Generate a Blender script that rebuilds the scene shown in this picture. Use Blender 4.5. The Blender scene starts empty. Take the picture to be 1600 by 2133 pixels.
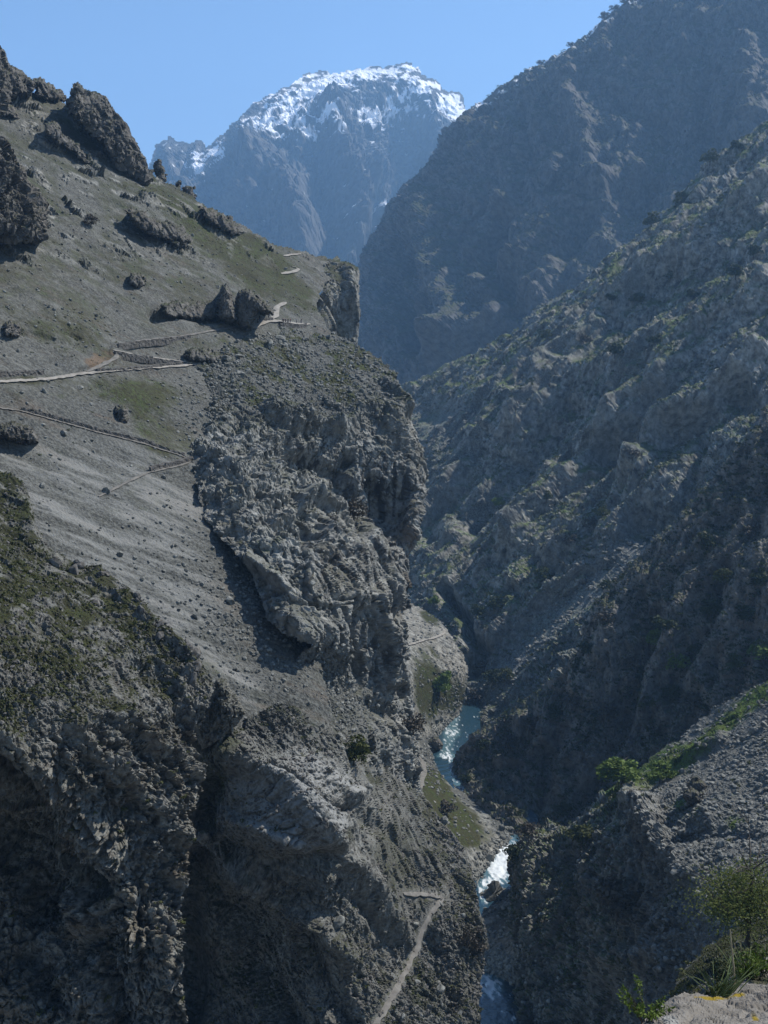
import bpy, bmesh, math, random, time
import numpy as np
from mathutils import Vector, Matrix
T0 = time.time()
random.seed(7)
RNG = np.random.default_rng(11)
scene = bpy.context.scene
COL = scene.collection
R = math.radians

# ------------------------------------------------------------------ camera
FPX = 2100.0                     # focal length in photo pixels (photo is 1600 x 2133)
CX, CY, HOR = 800.0, 1066.5, 850.0
PITCH = math.atan((CY - HOR) / FPX)
cam_d = bpy.data.cameras.new('camera')
cam_d.sensor_fit = 'VERTICAL'
cam_d.sensor_height = 24.0
cam_d.lens = 24.0 * FPX / 2133.0
cam_d.clip_start = 0.2
cam_d.clip_end = 30000
cam = bpy.data.objects.new('camera', cam_d)
cam.rotation_euler = (R(90) - PITCH, 0, 0)
COL.objects.link(cam)
scene.camera = cam

# ------------------------------------------------------------------ sky, sun, exposure
SUN_AZ, SUN_EL = 64.0, 51.0      # azimuth to the right of the view direction
world = bpy.data.worlds.new('World')
scene.world = world
world.use_nodes = True
wn = world.node_tree.nodes
sky = wn.new('ShaderNodeTexSky')
sky.sky_type = 'NISHITA'
sky.sun_disc = False
sky.sun_elevation = R(SUN_EL)
sky.sun_rotation = R(SUN_AZ)
sky.altitude = 900
sky.air_density = 1.0
sky.dust_density = 0.0
sky.ozone_density = 4.0
bg = wn['Background']
bg.inputs['Strength'].default_value = 0.095
world.node_tree.links.new(sky.outputs[0], bg.inputs[0])
sun_d = bpy.data.lights.new('sun', 'SUN')
sun_d.energy = 5.0
sun_d.angle = R(0.53)
sun_d.color = (1.0, 0.94, 0.85)
sun = bpy.data.objects.new('sun', sun_d)
sv = Vector((math.sin(R(SUN_AZ)) * math.cos(R(SUN_EL)), math.cos(R(SUN_AZ)) * math.cos(R(SUN_EL)), math.sin(R(SUN_EL))))
sun.rotation_euler = sv.to_track_quat('Z', 'Y').to_euler()
COL.objects.link(sun)
scene.view_settings.view_transform = 'Standard'
scene.view_settings.look = 'None'
scene.view_settings.gamma = 1.0
scene.view_settings.use_curve_mapping = False
scene.view_settings.exposure = 0.72
scene.cycles.use_denoising = True
scene.cycles.max_bounces = 5
scene.cycles.volume_bounces = 1

# ------------------------------------------------------------------ pixel -> place
cth, sth = math.cos(PITCH), math.sin(PITCH)
def ray(px, py):
    """direction through a photo pixel, scaled to one metre forward"""
    u = (np.asarray(px, np.float64) - CX) / FPX
    v = (CY - np.asarray(py, np.float64)) / FPX
    y = cth + v * sth
    return u / y, (-sth + v * cth) / y
def place(px, py, D):
    dx, dz = ray(px, py)
    return np.stack([dx * D, np.ones_like(dx) * D, dz * D], -1)
def plane_left(px, py):          # the left hillside: about 35 degrees, falling to the right and to the camera
    dx, dz = ray(px, py)
    return 121.0 / np.maximum(.397 - .7 * dx - dz, .12)
def plane_right(px, py):         # the big slope beyond the river
    dx, dz = ray(px, py)
    return 411.0 / np.maximum(.45 + .7 * dx - dz, .2)
RIVER_Z = -150.0
def plane_z(px, py, z):
    dx, dz = ray(px, py)
    return z / np.minimum(dz, -.08)

def zc(px, py, z):
    return (px, py, float(plane_z(px, py, z)))

# ------------------------------------------------------------------ noise (numpy)
U32 = np.uint32
def _hash(ix, iy, iz, seed):
    h = (ix.astype(U32) * U32(374761393)) ^ (iy.astype(U32) * U32(668265263)) ^ (iz.astype(U32) * U32(2147483647 & 0x5bd1e995)) ^ U32((seed * 0x9E3779B1) & 0xffffffff)
    h ^= h >> U32(15); h *= U32(2246822519); h ^= h >> U32(13); h *= U32(3266489917); h ^= h >> U32(16)
    return h
def perlin(p, seed=0):
    f = np.floor(p); i = f.astype(np.int64); t = (p - f).astype(np.float32)
    w = t * t * t * (t * (t * 6 - 15) + 10)
    out = 0
    for a in (0, 1):
        for b in (0, 1):
            for c in (0, 1):
                h = _hash(i[:, 0] + a, i[:, 1] + b, i[:, 2] + c, seed)
                g0 = (h & U32(1023)).astype(np.float32) / 511.5 - 1
                g1 = ((h >> U32(10)) & U32(1023)).astype(np.float32) / 511.5 - 1
                g2 = ((h >> U32(20)) & U32(1023)).astype(np.float32) / 511.5 - 1
                d = g0 * (t[:, 0] - a) + g1 * (t[:, 1] - b) + g2 * (t[:, 2] - c)
                d *= (w[:, 0] if a else 1 - w[:, 0]) * (w[:, 1] if b else 1 - w[:, 1]) * (w[:, 2] if c else 1 - w[:, 2])
                out = out + d
    return out * 1.3
def fbm(p, octv=4, seed=0, gain=.5, ridged=False):
    s = 0; a = 1.0; q = p
    for k in range(octv):
        n = perlin(q, seed + k * 17)
        if ridged: n = .5 - np.abs(n) * 1.6
        s = s + a * n; a *= gain; q = q * 2.03 + 7.1
    return s
def worley(p, seed=0):
    f = np.floor(p); i = f.astype(np.int64); t = (p - f).astype(np.float32)
    n = len(p)
    F1 = np.full(n, 9., np.float32); F2 = np.full(n, 9., np.float32)
    idd = np.zeros(n, U32); vec = np.zeros((n, 3), np.float32)
    for a in (-1, 0, 1):
        for b in (-1, 0, 1):
            for c in (-1, 0, 1):
                h = _hash(i[:, 0] + a, i[:, 1] + b, i[:, 2] + c, seed)
                vx = t[:, 0] - a - (h & U32(1023)).astype(np.float32) / 1023
                vy = t[:, 1] - b - ((h >> U32(10)) & U32(1023)).astype(np.float32) / 1023
                vz = t[:, 2] - c - ((h >> U32(20)) & U32(1023)).astype(np.float32) / 1023
                d = vx * vx + vy * vy + vz * vz
                nearer = d < F1
                F2 = np.where(nearer, F1, np.minimum(F2, d)); F1 = np.where(nearer, d, F1)
                idd = np.where(nearer, h, idd)
                vec[nearer, 0] = vx[nearer]; vec[nearer, 1] = vy[nearer]; vec[nearer, 2] = vz[nearer]
    return np.sqrt(F1), np.sqrt(F2), idd, vec
def facets(p, scale, seed=0, tilt=1.0):
    """broken-block relief: every cell is a tilted facet with its own height, split by a crack (unit: cell size)"""
    F1, F2, h, v = worley(p / scale, seed)
    h2 = _hash(h.astype(np.int64), (h >> U32(7)).astype(np.int64), (h >> U32(3)).astype(np.int64), seed + 5)
    d = np.stack([(h2 & U32(255)).astype(np.float32), ((h2 >> U32(8)) & U32(255)).astype(np.float32), ((h2 >> U32(16)) & U32(255)).astype(np.float32)], -1) / 127.5 - 1
    r = ((h2 >> U32(24)) & U32(255)).astype(np.float32) / 127.5 - 1
    e = np.clip((F2 - F1) / .13, 0, 1)
    return (tilt * (v * d).sum(1) + .40 * r + .45) * e * (2 - e) - .3
def rot_basis(p, yaw, pitch, sx, sy, sz):
    """turn into bedding coordinates and stretch"""
    m = Matrix.Rotation(R(yaw), 3, 'Z') @ Matrix.Rotation(R(pitch), 3, 'Y')
    q = p @ np.array(m)
    return q / np.array([sx, sy, sz])
def seg_dist(px, py, pts, closed=False):
    d = np.full(px.shape, 1e9)
    L = list(pts) + ([pts[0]] if closed else [])
    for (a, b) in zip(L[:-1], L[1:]):
        ax, ay = a[0], a[1]; bx, by = b[0] - ax, b[1] - ay
        t = np.clip(((px - ax) * bx + (py - ay) * by) / (bx * bx + by * by + 1e-9), 0, 1)
        d = np.minimum(d, (px - ax - t * bx) ** 2 + (py - ay - t * by) ** 2)
    return np.sqrt(d)
def in_poly(px, py, poly):
    ins = np.zeros(px.shape, bool)
    n = len(poly)
    for k in range(n):
        x0, y0 = poly[k]; x1, y1 = poly[(k + 1) % n]
        if y0 == y1: continue
        c = ((y0 > py) != (y1 > py)) & (px < (x1 - x0) * (py - y0) / (y1 - y0) + x0)
        ins ^= c
    return ins
def tps(ctrl, px, py, smooth=1e-4):
    """thin plate through 1/D: a plane in space stays a plane"""
    c = np.array(ctrl, float); X = c[:, :2] / 1000; w = 1000 / c[:, 2]
    def K(r2): return np.where(r2 > 0, r2 * np.log(r2 + 1e-12), 0)
    n = len(c)
    d2 = ((X[:, None] - X[None]) ** 2).sum(-1)
    A = np.zeros((n + 3, n + 3)); A[:n, :n] = K(d2) + np.eye(n) * smooth
    A[:n, n] = 1; A[:n, n + 1:] = X; A[n, :n] = 1; A[n + 1:, :n] = X.T
    s = np.linalg.solve(A, np.concatenate([w, [0, 0, 0]]))
    x = px / 1000; y = py / 1000
    out = s[n] + s[n + 1] * x + s[n + 2] * y
    for k in range(n):
        out += s[k] * K((x - X[k, 0]) ** 2 + (y - X[k, 1]) ** 2)
    return 1000 / np.maximum(out, .05)
def sstep(a, b, x):
    t = np.clip((x - a) / (b - a), 0, 1)
    return t * t * (3 - 2 * t)

# ------------------------------------------------------------------ materials
def nodes_of(name):
    m = bpy.data.materials.new(name); m.use_nodes = True
    nt = m.node_tree
    return m, nt, nt.nodes, nt.links, nt.nodes['Principled BSDF']
def mixc(nt, fac, a, b):
    n = nt.nodes.new('ShaderNodeMix'); n.data_type = 'RGBA'
    for sock, v in ((n.inputs['Factor'], fac), (n.inputs['A'], a), (n.inputs['B'], b)):
        if hasattr(v, 'is_linked') or hasattr(v, 'links'): nt.links.new(v, sock)
        elif isinstance(v, (int, float)): sock.default_value = v
        else: sock.default_value = (*v, 1)
    return n.outputs['Result']
def noise_fac(nt, scale, lo, hi, detail=4, rough=.6, stretch=None, seed=0):
    tc = nt.nodes.new('ShaderNodeTexCoord')
    mp = nt.nodes.new('ShaderNodeMapping'); mp.inputs['Location'].default_value = (seed, seed * 2.3, -seed)
    if stretch: mp.inputs['Scale'].default_value = stretch
    nt.links.new(tc.outputs['Object'], mp.inputs[0])
    n = nt.nodes.new('ShaderNodeTexNoise'); n.inputs['Scale'].default_value = scale
    n.inputs['Detail'].default_value = detail; n.inputs['Roughness'].default_value = rough
    nt.links.new(mp.outputs[0], n.inputs['Vector'])
    r = nt.nodes.new('ShaderNodeMapRange'); r.inputs['From Min'].default_value = lo; r.inputs['From Max'].default_value = hi
    nt.links.new(n.outputs['Fac'], r.inputs['Value'])
    return r.outputs['Result'], n.outputs['Fac']
def attr(nt, name):
    a = nt.nodes.new('ShaderNodeAttribute'); a.attribute_name = name
    return a.outputs['Fac']
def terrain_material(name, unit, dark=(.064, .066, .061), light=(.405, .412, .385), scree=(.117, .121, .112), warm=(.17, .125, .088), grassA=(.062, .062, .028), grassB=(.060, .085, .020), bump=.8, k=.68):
    """limestone with scree, turf, bare earth, dusty and paler patches, snow and dark water streaks, each from its own mask; unit = size of the grain in metres"""
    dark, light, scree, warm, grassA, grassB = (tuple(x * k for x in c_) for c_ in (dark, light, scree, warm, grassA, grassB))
    m, nt, N, Lk, bs = nodes_of(name)
    f1, raw1 = noise_fac(nt, .35 / unit, .36, .66, 6, .68)
    f2, raw2 = noise_fac(nt, .03 / unit, .38, .62, 4, .6, seed=3)
    f3, raw3 = noise_fac(nt, 1.5 / unit, .40, .62, 3, .7, seed=9)
    rock = mixc(nt, f1, dark, light)
    w2 = nt.nodes.new('ShaderNodeMath'); w2.operation = 'MULTIPLY'; w2.inputs[1].default_value = .28
    Lk.new(f2, w2.inputs[0])
    rock = mixc(nt, w2.outputs[0], rock, tuple(.5 * (a + b) * k for a, b, k in zip(dark, light, (1.12, .98, .84))))
    sc = mixc(nt, f3, tuple(c * .52 for c in scree), tuple(c * 1.32 for c in scree))
    c = mixc(nt, attr(nt, 'scree'), rock, sc)
    c = mixc(nt, attr(nt, 'warm'), c, warm)
    fg, _ = noise_fac(nt, .12 / unit, .38, .62, 4, .6, seed=5)
    gr = mixc(nt, fg, grassA, grassB)
    fgs, _ = noise_fac(nt, 1.1 / unit, .42, .6, 3, .6, seed=15)
    gr = mixc(nt, fgs, tuple(x * .6 for x in grassA), gr)
    c = mixc(nt, attr(nt, 'veg'), c, gr)
    c = mixc(nt, attr(nt, 'streak'), c, (.028, .027, .027))
    c = mixc(nt, attr(nt, 'dust_pale'), c, (.215, .22, .213))
    c = mixc(nt, attr(nt, 'snow'), c, (.86, .87, .9))
    Lk.new(c, bs.inputs['Base Color'])
    bs.inputs['Roughness'].default_value = .93
    bs.inputs['Specular IOR Level'].default_value = .12
    bp = nt.nodes.new('ShaderNodeBump'); bp.inputs['Strength'].default_value = bump; bp.inputs['Distance'].default_value = .6 * unit
    add = nt.nodes.new('ShaderNodeMath'); add.operation = 'ADD'
    Lk.new(raw1, add.inputs[0]); Lk.new(raw3, add.inputs[1]); Lk.new(add.outputs[0], bp.inputs['Height'])
    Lk.new(bp.outputs['Normal'], bs.inputs['Normal'])
    return m
MASKS = ('scree', 'warm', 'veg', 'streak', 'dust_pale', 'snow')
MAT = {}
MAT['near'] = terrain_material('limestone_near', .35, dark=(.05, .048, .044), light=(.325, .332, .308), scree=(.096, .099, .09), grassA=(.05, .052, .026), grassB=(.058, .07, .024))  # darkened rock colour: vignetting low in the frame is painted in
MAT['mid'] = terrain_material('limestone', .9)
MAT['right'] = terrain_material('limestone_wooded', 1.6, dark=(.045, .044, .042), light=(.39, .398, .375), scree=(.17, .175, .165), grassA=(.072, .09, .032), grassB=(.095, .15, .034), k=.95)
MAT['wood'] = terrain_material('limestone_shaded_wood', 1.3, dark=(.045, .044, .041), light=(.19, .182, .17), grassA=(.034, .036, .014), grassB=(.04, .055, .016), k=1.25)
MAT['talus'] = terrain_material('limestone_talus', .9, dark=(.065, .063, .06), light=(.37, .378, .352), scree=(.14, .145, .134), grassA=(.085, .11, .03), grassB=(.10, .18, .025))
MAT['crag'] = terrain_material('limestone_crag', .7, dark=(.045, .043, .039), light=(.25, .24, .222))
MAT['spur'] = terrain_material('limestone_spur', .9, dark=(.10, .103, .096), light=(.48, .488, .46), bump=.7)
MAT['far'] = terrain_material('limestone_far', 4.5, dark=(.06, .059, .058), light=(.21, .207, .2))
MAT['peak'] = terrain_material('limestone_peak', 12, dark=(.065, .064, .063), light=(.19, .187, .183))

def plain_material(name, a, b, scale, rough=.9, bump=0, spec=.2, stretch=None, k=.7):
    a = tuple(x * k for x in a); b = tuple(x * k for x in b)
    m, nt, N, Lk, bs = nodes_of(name)
    f, raw = noise_fac(nt, scale, .35, .65, 5, .65, stretch=stretch)
    Lk.new(mixc(nt, f, a, b), bs.inputs['Base Color'])
    bs.inputs['Roughness'].default_value = rough; bs.inputs['Specular IOR Level'].default_value = spec
    if bump:
        bp = nt.nodes.new('ShaderNodeBump'); bp.inputs['Strength'].default_value = bump; bp.inputs['Distance'].default_value = .3 / scale
        Lk.new(raw, bp.inputs['Height']); Lk.new(bp.outputs['Normal'], bs.inputs['Normal'])
    return m
MAT['stone'] = plain_material('loose_stone', (.072, .074, .068), (.29, .297, .275), .9, bump=.4)
MAT['stone_dark'] = plain_material('weathered_stone', (.045, .043, .039), (.19, .182, .168), 1.5, bump=.4)
MAT['wall'] = plain_material('dry_stone', (.05, .047, .043), (.16, .153, .142), 1.2, bump=.5)
MAT['path'] = plain_material('trodden_path', (.22, .207, .185), (.36, .34, .305), .5, bump=.2)
MAT['trail'] = plain_material('narrow_trail', (.13, .123, .112), (.22, .21, .19), .6, bump=.2)
MAT['floor'] = plain_material('valley_rock', (.10, .10, .095), (.22, .215, .21), .05)
MAT['bark'] = plain_material('bark', (.045, .038, .03), (.12, .105, .09), 3, bump=.5, stretch=(4, 4, 1))
def leaf_material(name, a, b, scale=.8, trans=.25, k=.8):
    a = tuple(x * k for x in a); b = tuple(x * k for x in b)
    m, nt, N, Lk, bs = nodes_of(name)
    f, raw = noise_fac(nt, scale, .35, .65, 3, .6)
    c = mixc(nt, f, a, b); Lk.new(c, bs.inputs['Base Color'])
    bs.inputs['Roughness'].default_value = .7; bs.inputs['Specular IOR Level'].default_value = .2
    tr = nt.nodes.new('ShaderNodeBsdfTranslucent'); Lk.new(c, tr.inputs['Color'])
    mx = nt.nodes.new('ShaderNodeMixShader'); mx.inputs[0].default_value = trans
    Lk.new(bs.outputs[0], mx.inputs[1]); Lk.new(tr.outputs[0], mx.inputs[2]); Lk.new(mx.outputs[0], nt.nodes['Material Output'].inputs['Surface'])
    return m
MAT['leaf_bright'] = leaf_material('fresh_leaves', (.075, .12, .018), (.14, .20, .04))
MAT['leaf_olive'] = leaf_material('olive_leaves', (.048, .06, .017), (.085, .095, .028))
MAT['leaf_spring'] = leaf_material('spring_leaves', (.075, .095, .025), (.135, .155, .045), k=1, trans=.4)
MAT['leaf_dark'] = leaf_material('dark_leaves', (.02, .031, .010), (.044, .06, .02))
MAT['leaf_brown'] = leaf_material('bare_twigs', (.05, .043, .034), (.10, .088, .068), trans=.1)
MAT['leaf_scrub'] = leaf_material('scrub_leaves', (.042, .05, .018), (.085, .095, .03), scale=.4)
MAT['grass'] = leaf_material('grass_blades', (.10, .14, .05), (.22, .27, .12), scale=6)
MAT['straw'] = leaf_material('dry_stalk', (.30, .26, .17), (.5, .44, .3), scale=6, trans=.1)

# ------------------------------------------------------------------ object helpers
def tag(o, label=None, cat=None, group=None, kind=None):
    if label: o['label'] = label
    if cat: o['category'] = cat
    if group: o['group'] = group
    if kind: o['kind'] = kind
    return o
def mesh_from(name, verts, faces, mat=None, smooth=False):
    me = bpy.data.meshes.new(name)
    verts = np.asarray(verts, np.float32); faces = np.asarray(faces, np.int32)
    n = faces.shape[1]
    me.vertices.add(len(verts)); me.vertices.foreach_set('co', verts.ravel())
    me.loops.add(faces.size); me.loops.foreach_set('vertex_index', faces.ravel())
    me.polygons.add(len(faces)); me.polygons.foreach_set('loop_start', np.arange(0, faces.size, n, dtype=np.int32))
    me.update(calc_edges=True)
    me.polygons.foreach_set('use_smooth', np.full(len(faces), smooth))
    if mat: me.materials.append(mat)
    return me
def link(name, me, parent=None):
    o = bpy.data.objects.new(name, me); COL.objects.link(o)
    if parent: o.parent = parent
    return o

PATCH = {}
CUR = dict(sp=1.0)
TRIS = [0]
def patch(name, poly, depth, disp, masks=None, step=2.6, mat='mid', rag=0.0, rag_scale=18.0, calm=None, skirt=.03, bulge=None, smooth=False, seed=0, lean=.5):
    """A piece of mountainside: its outline and its distances come from the photo, its relief from noise in metres.
    depth: control points or a function; disp(p, px, py, din) in metres along the normal; the back rolls over behind the ridge."""
    P = np.array(poly, float)
    pad = rag + 3 * step
    x0, y0 = np.maximum(P.min(0) - pad, (-110, -80)); x1, y1 = np.minimum(P.max(0) + pad, (1710, 2210))
    xs = np.arange(x0, x1, step); ys = np.arange(y0, y1, step)
    gx, gy = np.meshgrid(xs, ys)
    ny, nx = gx.shape
    fx, fy = gx.ravel(), gy.ravel()
    wx, wy = fx, fy
    if rag:
        q = np.stack([fx / rag_scale, fy / rag_scale, np.full(fx.shape, seed + .5)], -1)
        wx = fx + rag * fbm(q, 3, seed + 61, .6); wy = fy + rag * fbm(q, 3, seed + 71, .6)
    ins = in_poly(wx, wy, poly) & (fx > -100) & (fx < 1700) & (fy > -70) & (fy < 2200)
    if callable(depth): D = depth(fx, fy)
    else: D = tps(depth, fx, fy)
    din = np.where(ins, seg_dist(wx, wy, [tuple(p) for p in poly], True), 0)
    if bulge:
        h, wd = bulge
        t = np.clip(din / wd, 0, 1)
        D = D + .25 * h - 1.25 * h * np.sqrt(np.clip(1 - (1 - t) ** 2, 0, 1))
    base = place(fx, fy, D).reshape(ny, nx, 3)
    du = np.gradient(base, axis=1); dv = np.gradient(base, axis=0)
    nrm = np.cross(dv, du); nrm /= np.linalg.norm(nrm, axis=-1, keepdims=True) + 1e-9
    fl = (nrm * base).sum(-1, keepdims=True) > 0
    nrm = np.where(fl, -nrm, nrm).reshape(-1, 3)
    use = ins.reshape(ny, nx).copy()
    g = use.copy(); g[1:] |= use[:-1]; g[:-1] |= use[1:]; use2 = g.copy(); use2[:, 1:] |= g[:, :-1]; use2[:, :-1] |= g[:, 1:]
    ok = use2.ravel()
    idx = np.nonzero(ok)[0]
    pos = base.reshape(-1, 3).copy()
    p = pos[idx]
    CUR['sp'] = np.maximum(np.linalg.norm(du, axis=-1), np.linalg.norm(dv, axis=-1)).ravel()[idx] + 1e-4
    d = disp(p, fx[idx], fy[idx], din[idx])
    if calm:
        for (pts, wdt) in calm:
            dd = seg_dist(fx[idx], fy[idx], pts)
            d = d * (.12 + .88 * sstep(wdt * .5, wdt * 1.7, dd))
    tc = -p / np.linalg.norm(p, axis=1, keepdims=True)
    dr = nrm[idx] * (1 - lean) + tc * lean; dr /= np.linalg.norm(dr, axis=1, keepdims=True)
    pos[idx] = p + dr * d[:, None]
    pg = pos.reshape(ny, nx, 3)
    du = np.gradient(pg, axis=1); dv = np.gradient(pg, axis=0)
    n2 = np.cross(dv, du); n2 /= np.linalg.norm(n2, axis=-1, keepdims=True) + 1e-9
    n2 = np.where((n2 * base).sum(-1, keepdims=True) > 0, -n2, n2).reshape(-1, 3)
    okg = use2
    quad = okg[:-1, :-1] & okg[1:, :-1] & okg[:-1, 1:] & okg[1:, 1:]
    qi, qj = np.nonzero(quad)
    new = np.full(ny * nx, -1, np.int64)
    v00 = qi * nx + qj
    used = np.unique(np.concatenate([v00, v00 + 1, v00 + nx, v00 + nx + 1]))
    new[used] = np.arange(len(used))
    faces = np.stack([new[v00], new[v00 + nx], new[v00 + nx + 1], new[v00 + 1]], -1)
    V = pos[used]; nb = len(used)
    mk = {}
    upos, un = V, n2[used]
    if masks: mk = masks(upos, fx[used], fy[used], un, din[used])
    # roll the border over to the far side
    qp = np.zeros((ny + 1, nx + 1), bool); qp[1:ny, 1:nx] = quad
    E = []
    hz = qp[0:ny, 1:nx] != qp[1:ny + 1, 1:nx]          # edges along x on row r: quad above r-1, below r
    r, c = np.nonzero(hz); E.append(np.stack([r * nx + c, r * nx + c + 1, qp[1:ny + 1, 1:nx][r, c]], -1))
    vt = qp[1:ny, 0:nx] != qp[1:ny, 1:nx + 1]
    r, c = np.nonzero(vt); E.append(np.stack([r * nx + c, (r + 1) * nx + c, ~qp[1:ny, 1:nx + 1][r, c]], -1))
    E = np.concatenate(E)
    bv = np.unique(E[:, :2]); bmap = np.full(ny * nx, -1, np.int64); bmap[bv] = np.arange(len(bv))
    blur = use2.astype(np.float32)
    for ax in (0, 1):
        k = max(3, int(26 / step)); cs = np.cumsum(np.pad(blur, [(k, k), (0, 0)] if ax == 0 else [(0, 0), (k, k)], mode='edge'), axis=ax)
        blur = (cs[2 * k:] - cs[:-2 * k]) if ax == 0 else (cs[:, 2 * k:] - cs[:, :-2 * k])
    gyy, gxx = np.gradient(blur); ln = np.sqrt(gxx ** 2 + gyy ** 2) + 1e-6
    ix = (gxx / ln).ravel()[bv]; iy = (gyy / ln).ravel()[bv]
    Db = pos[bv][:, 1]
    pbx = pos[bv]
    # pixel of the displaced border vertex
    yy = pbx[:, 1] * cth - pbx[:, 2] * sth; zz = pbx[:, 1] * sth + pbx[:, 2] * cth
    bx = CX + FPX * pbx[:, 0] / yy; by = CY - FPX * zz / yy
    rows = [new[bv]]
    for (inw, far) in ((5 * step, .35), (12 * step, 1.0), (26 * step, 3.0)):
        if bulge: inw = min(inw, bulge[1] * .8)
        rows.append(nb + np.arange(len(bv)))
        nv = place(bx + ix * inw, by + iy * inw, Db * (1 + skirt * far))
        V = np.concatenate([V, nv]); nb += len(bv)
    F = [faces]
    for k in range(3):
        a, b = rows[k], rows[k + 1]
        e0, e1 = bmap[E[:, 0]], bmap[E[:, 1]]
        q = np.stack([a[e0], a[e1], b[e1], b[e0]], -1)
        q2 = q[:, ::-1]
        F.append(np.where(E[:, 2:3] == 1, q, q2))
    F = np.concatenate(F)
    me = mesh_from(name, V, F, MAT[mat], smooth)
    for m in MASKS:
        at = me.attributes.new(m, 'FLOAT', 'POINT')
        if m in mk:
            full = np.zeros(nb, np.float32); full[:len(used)] = np.clip(mk[m], 0, 1)
            full[len(used):] = np.tile(full[new[bv]], 3)
            at.data.foreach_set('value', full)
    o = link(name, me)
    o['kind'] = 'structure'
    TRIS[0] += 2 * len(F)
    PATCH[name] = dict(pos=pos, nrm=n2, x0=x0, y0=y0, step=step, nx=nx, ny=ny, ok=ok, obj=o, masks=mk, used=used, px=fx[used], py=fy[used])
    print('patch %-18s verts %7d  %.1fs' % (name, len(V), time.time() - T0))
    return o
def on(name, px, py):
    """the point of a slope seen at a photo pixel"""
    t = PATCH[name]
    j = np.clip(np.rint((np.asarray(px) - t['x0']) / t['step']).astype(int), 0, t['nx'] - 1)
    i = np.clip(np.rint((np.asarray(py) - t['y0']) / t['step']).astype(int), 0, t['ny'] - 1)
    return t['pos'][i * t['nx'] + j]
def on_n(name, px, py):
    t = PATCH[name]
    j = int(np.clip(round((px - t['x0']) / t['step']), 0, t['nx'] - 1)); i = int(np.clip(round((py - t['y0']) / t['step']), 0, t['ny'] - 1))
    return Vector(t['nrm'][i * t['nx'] + j])
def stroke(px, py, pts, width, amp):
    d = seg_dist(px, py, pts)
    return amp * np.exp(-(d / width) ** 2)
def warp2(p, px, py, a, s, seed=0):
    return px + a * fbm(p / s, 3, seed + 31), py + a * fbm(p / s, 3, seed + 41)
def blob(px, py, x, y, rx, ry, rot=0):
    c, s = math.cos(R(rot)), math.sin(R(rot))
    u = ((px - x) * c + (py - y) * s) / rx; v = (-(px - x) * s + (py - y) * c) / ry
    return np.exp(-(u * u + v * v))
def rocky(p, big, seed, yaw=0, pitch=0, st=(1, 1, 1), amp=(1, .5, .28, .14), lump=1.0):
    """limestone relief: lumps, broken blocks at three sizes, fine grit. big = size of the largest blocks in metres"""
    q = rot_basis(p, yaw, pitch, *st)
    w = np.stack([perlin(p / (big * .8), seed + k) for k in (1, 2, 3)], -1) * big * .12
    q = q + w
    fd = lambda size: sstep(1.0, 2.6, size / CUR['sp'])
    out = lump * big * .5 * fbm(q / (big * 2.2), 3, seed + 4)
    out += amp[0] * big * .30 * facets(q, big, seed + 11) * fd(big)
    out += amp[1] * big * .30 * facets(q, big * .42, seed + 12) * fd(big * .42)
    out += amp[2] * big * .30 * facets(q + w * .4, big * .17, seed + 13) * fd(big * .17)
    out += amp[3] * big * .30 * fbm(p / (big * .09), 2, seed + 14) * fd(big * .15)
    return out * .55

# ================================================================== the valley floor
me = mesh_from('ground', [(-3200, -600, -205), (3200, -600, -205), (3200, 7000, -205), (-3200, 7000, -205)], [(0, 1, 2, 3)], MAT['floor'])
tag(link('ground', me), kind='structure')

# ------------------------------------------------------------------ far snowy mountain
def disp_peak(p, x, y, din):
    x, y = warp2(p, x, y, 12, 300)
    d = 120 * fbm(rot_basis(p, 0, 0, 330, 330, 620), 5, 100, .55, True)
    d += 60 * facets(rot_basis(p, 15, 8, 1, 1, 1.9), 170, 102) + 26 * facets(rot_basis(p, -20, 10, 1, 1, 1.7), 70, 103)
    d += 22 * facets(rot_basis(p, 20, 10, 1, 1, 1.4), 38, 107) + 40 * facets(rot_basis(p, 20, 10, 1, 1, 1.6), 110, 108)
    d += 20 * fbm(p / 45, 3, 104, .6)
    d += stroke(x, y, [(700, 245), (690, 310), (730, 400), (748, 520)], 24, 150)
    d += stroke(x, y, [(560, 370), (600, 420), (628, 520)], 34, 190)
    d += stroke(x, y, [(860, 150), (890, 230), (925, 320), (905, 400)], 20, 110)
    d += stroke(x, y, [(500, 260), (540, 330), (520, 420)], 30, 120)
    d += stroke(x, y, [(830, 250), (850, 330), (845, 390)], 42, -230)
    d += stroke(x, y, [(660, 320), (670, 430), (690, 540)], 24, -150)
    d += stroke(x, y, [(790, 400), (780, 470), (765, 540)], 16, -160)
    d += stroke(x, y, [(350, 300), (362, 380)], 14, 90) + stroke(x, y, [(412, 300), (405, 350)], 9, 70)
    return .7 * d * np.clip(.06 + din / 100, .06, 1)
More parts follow.
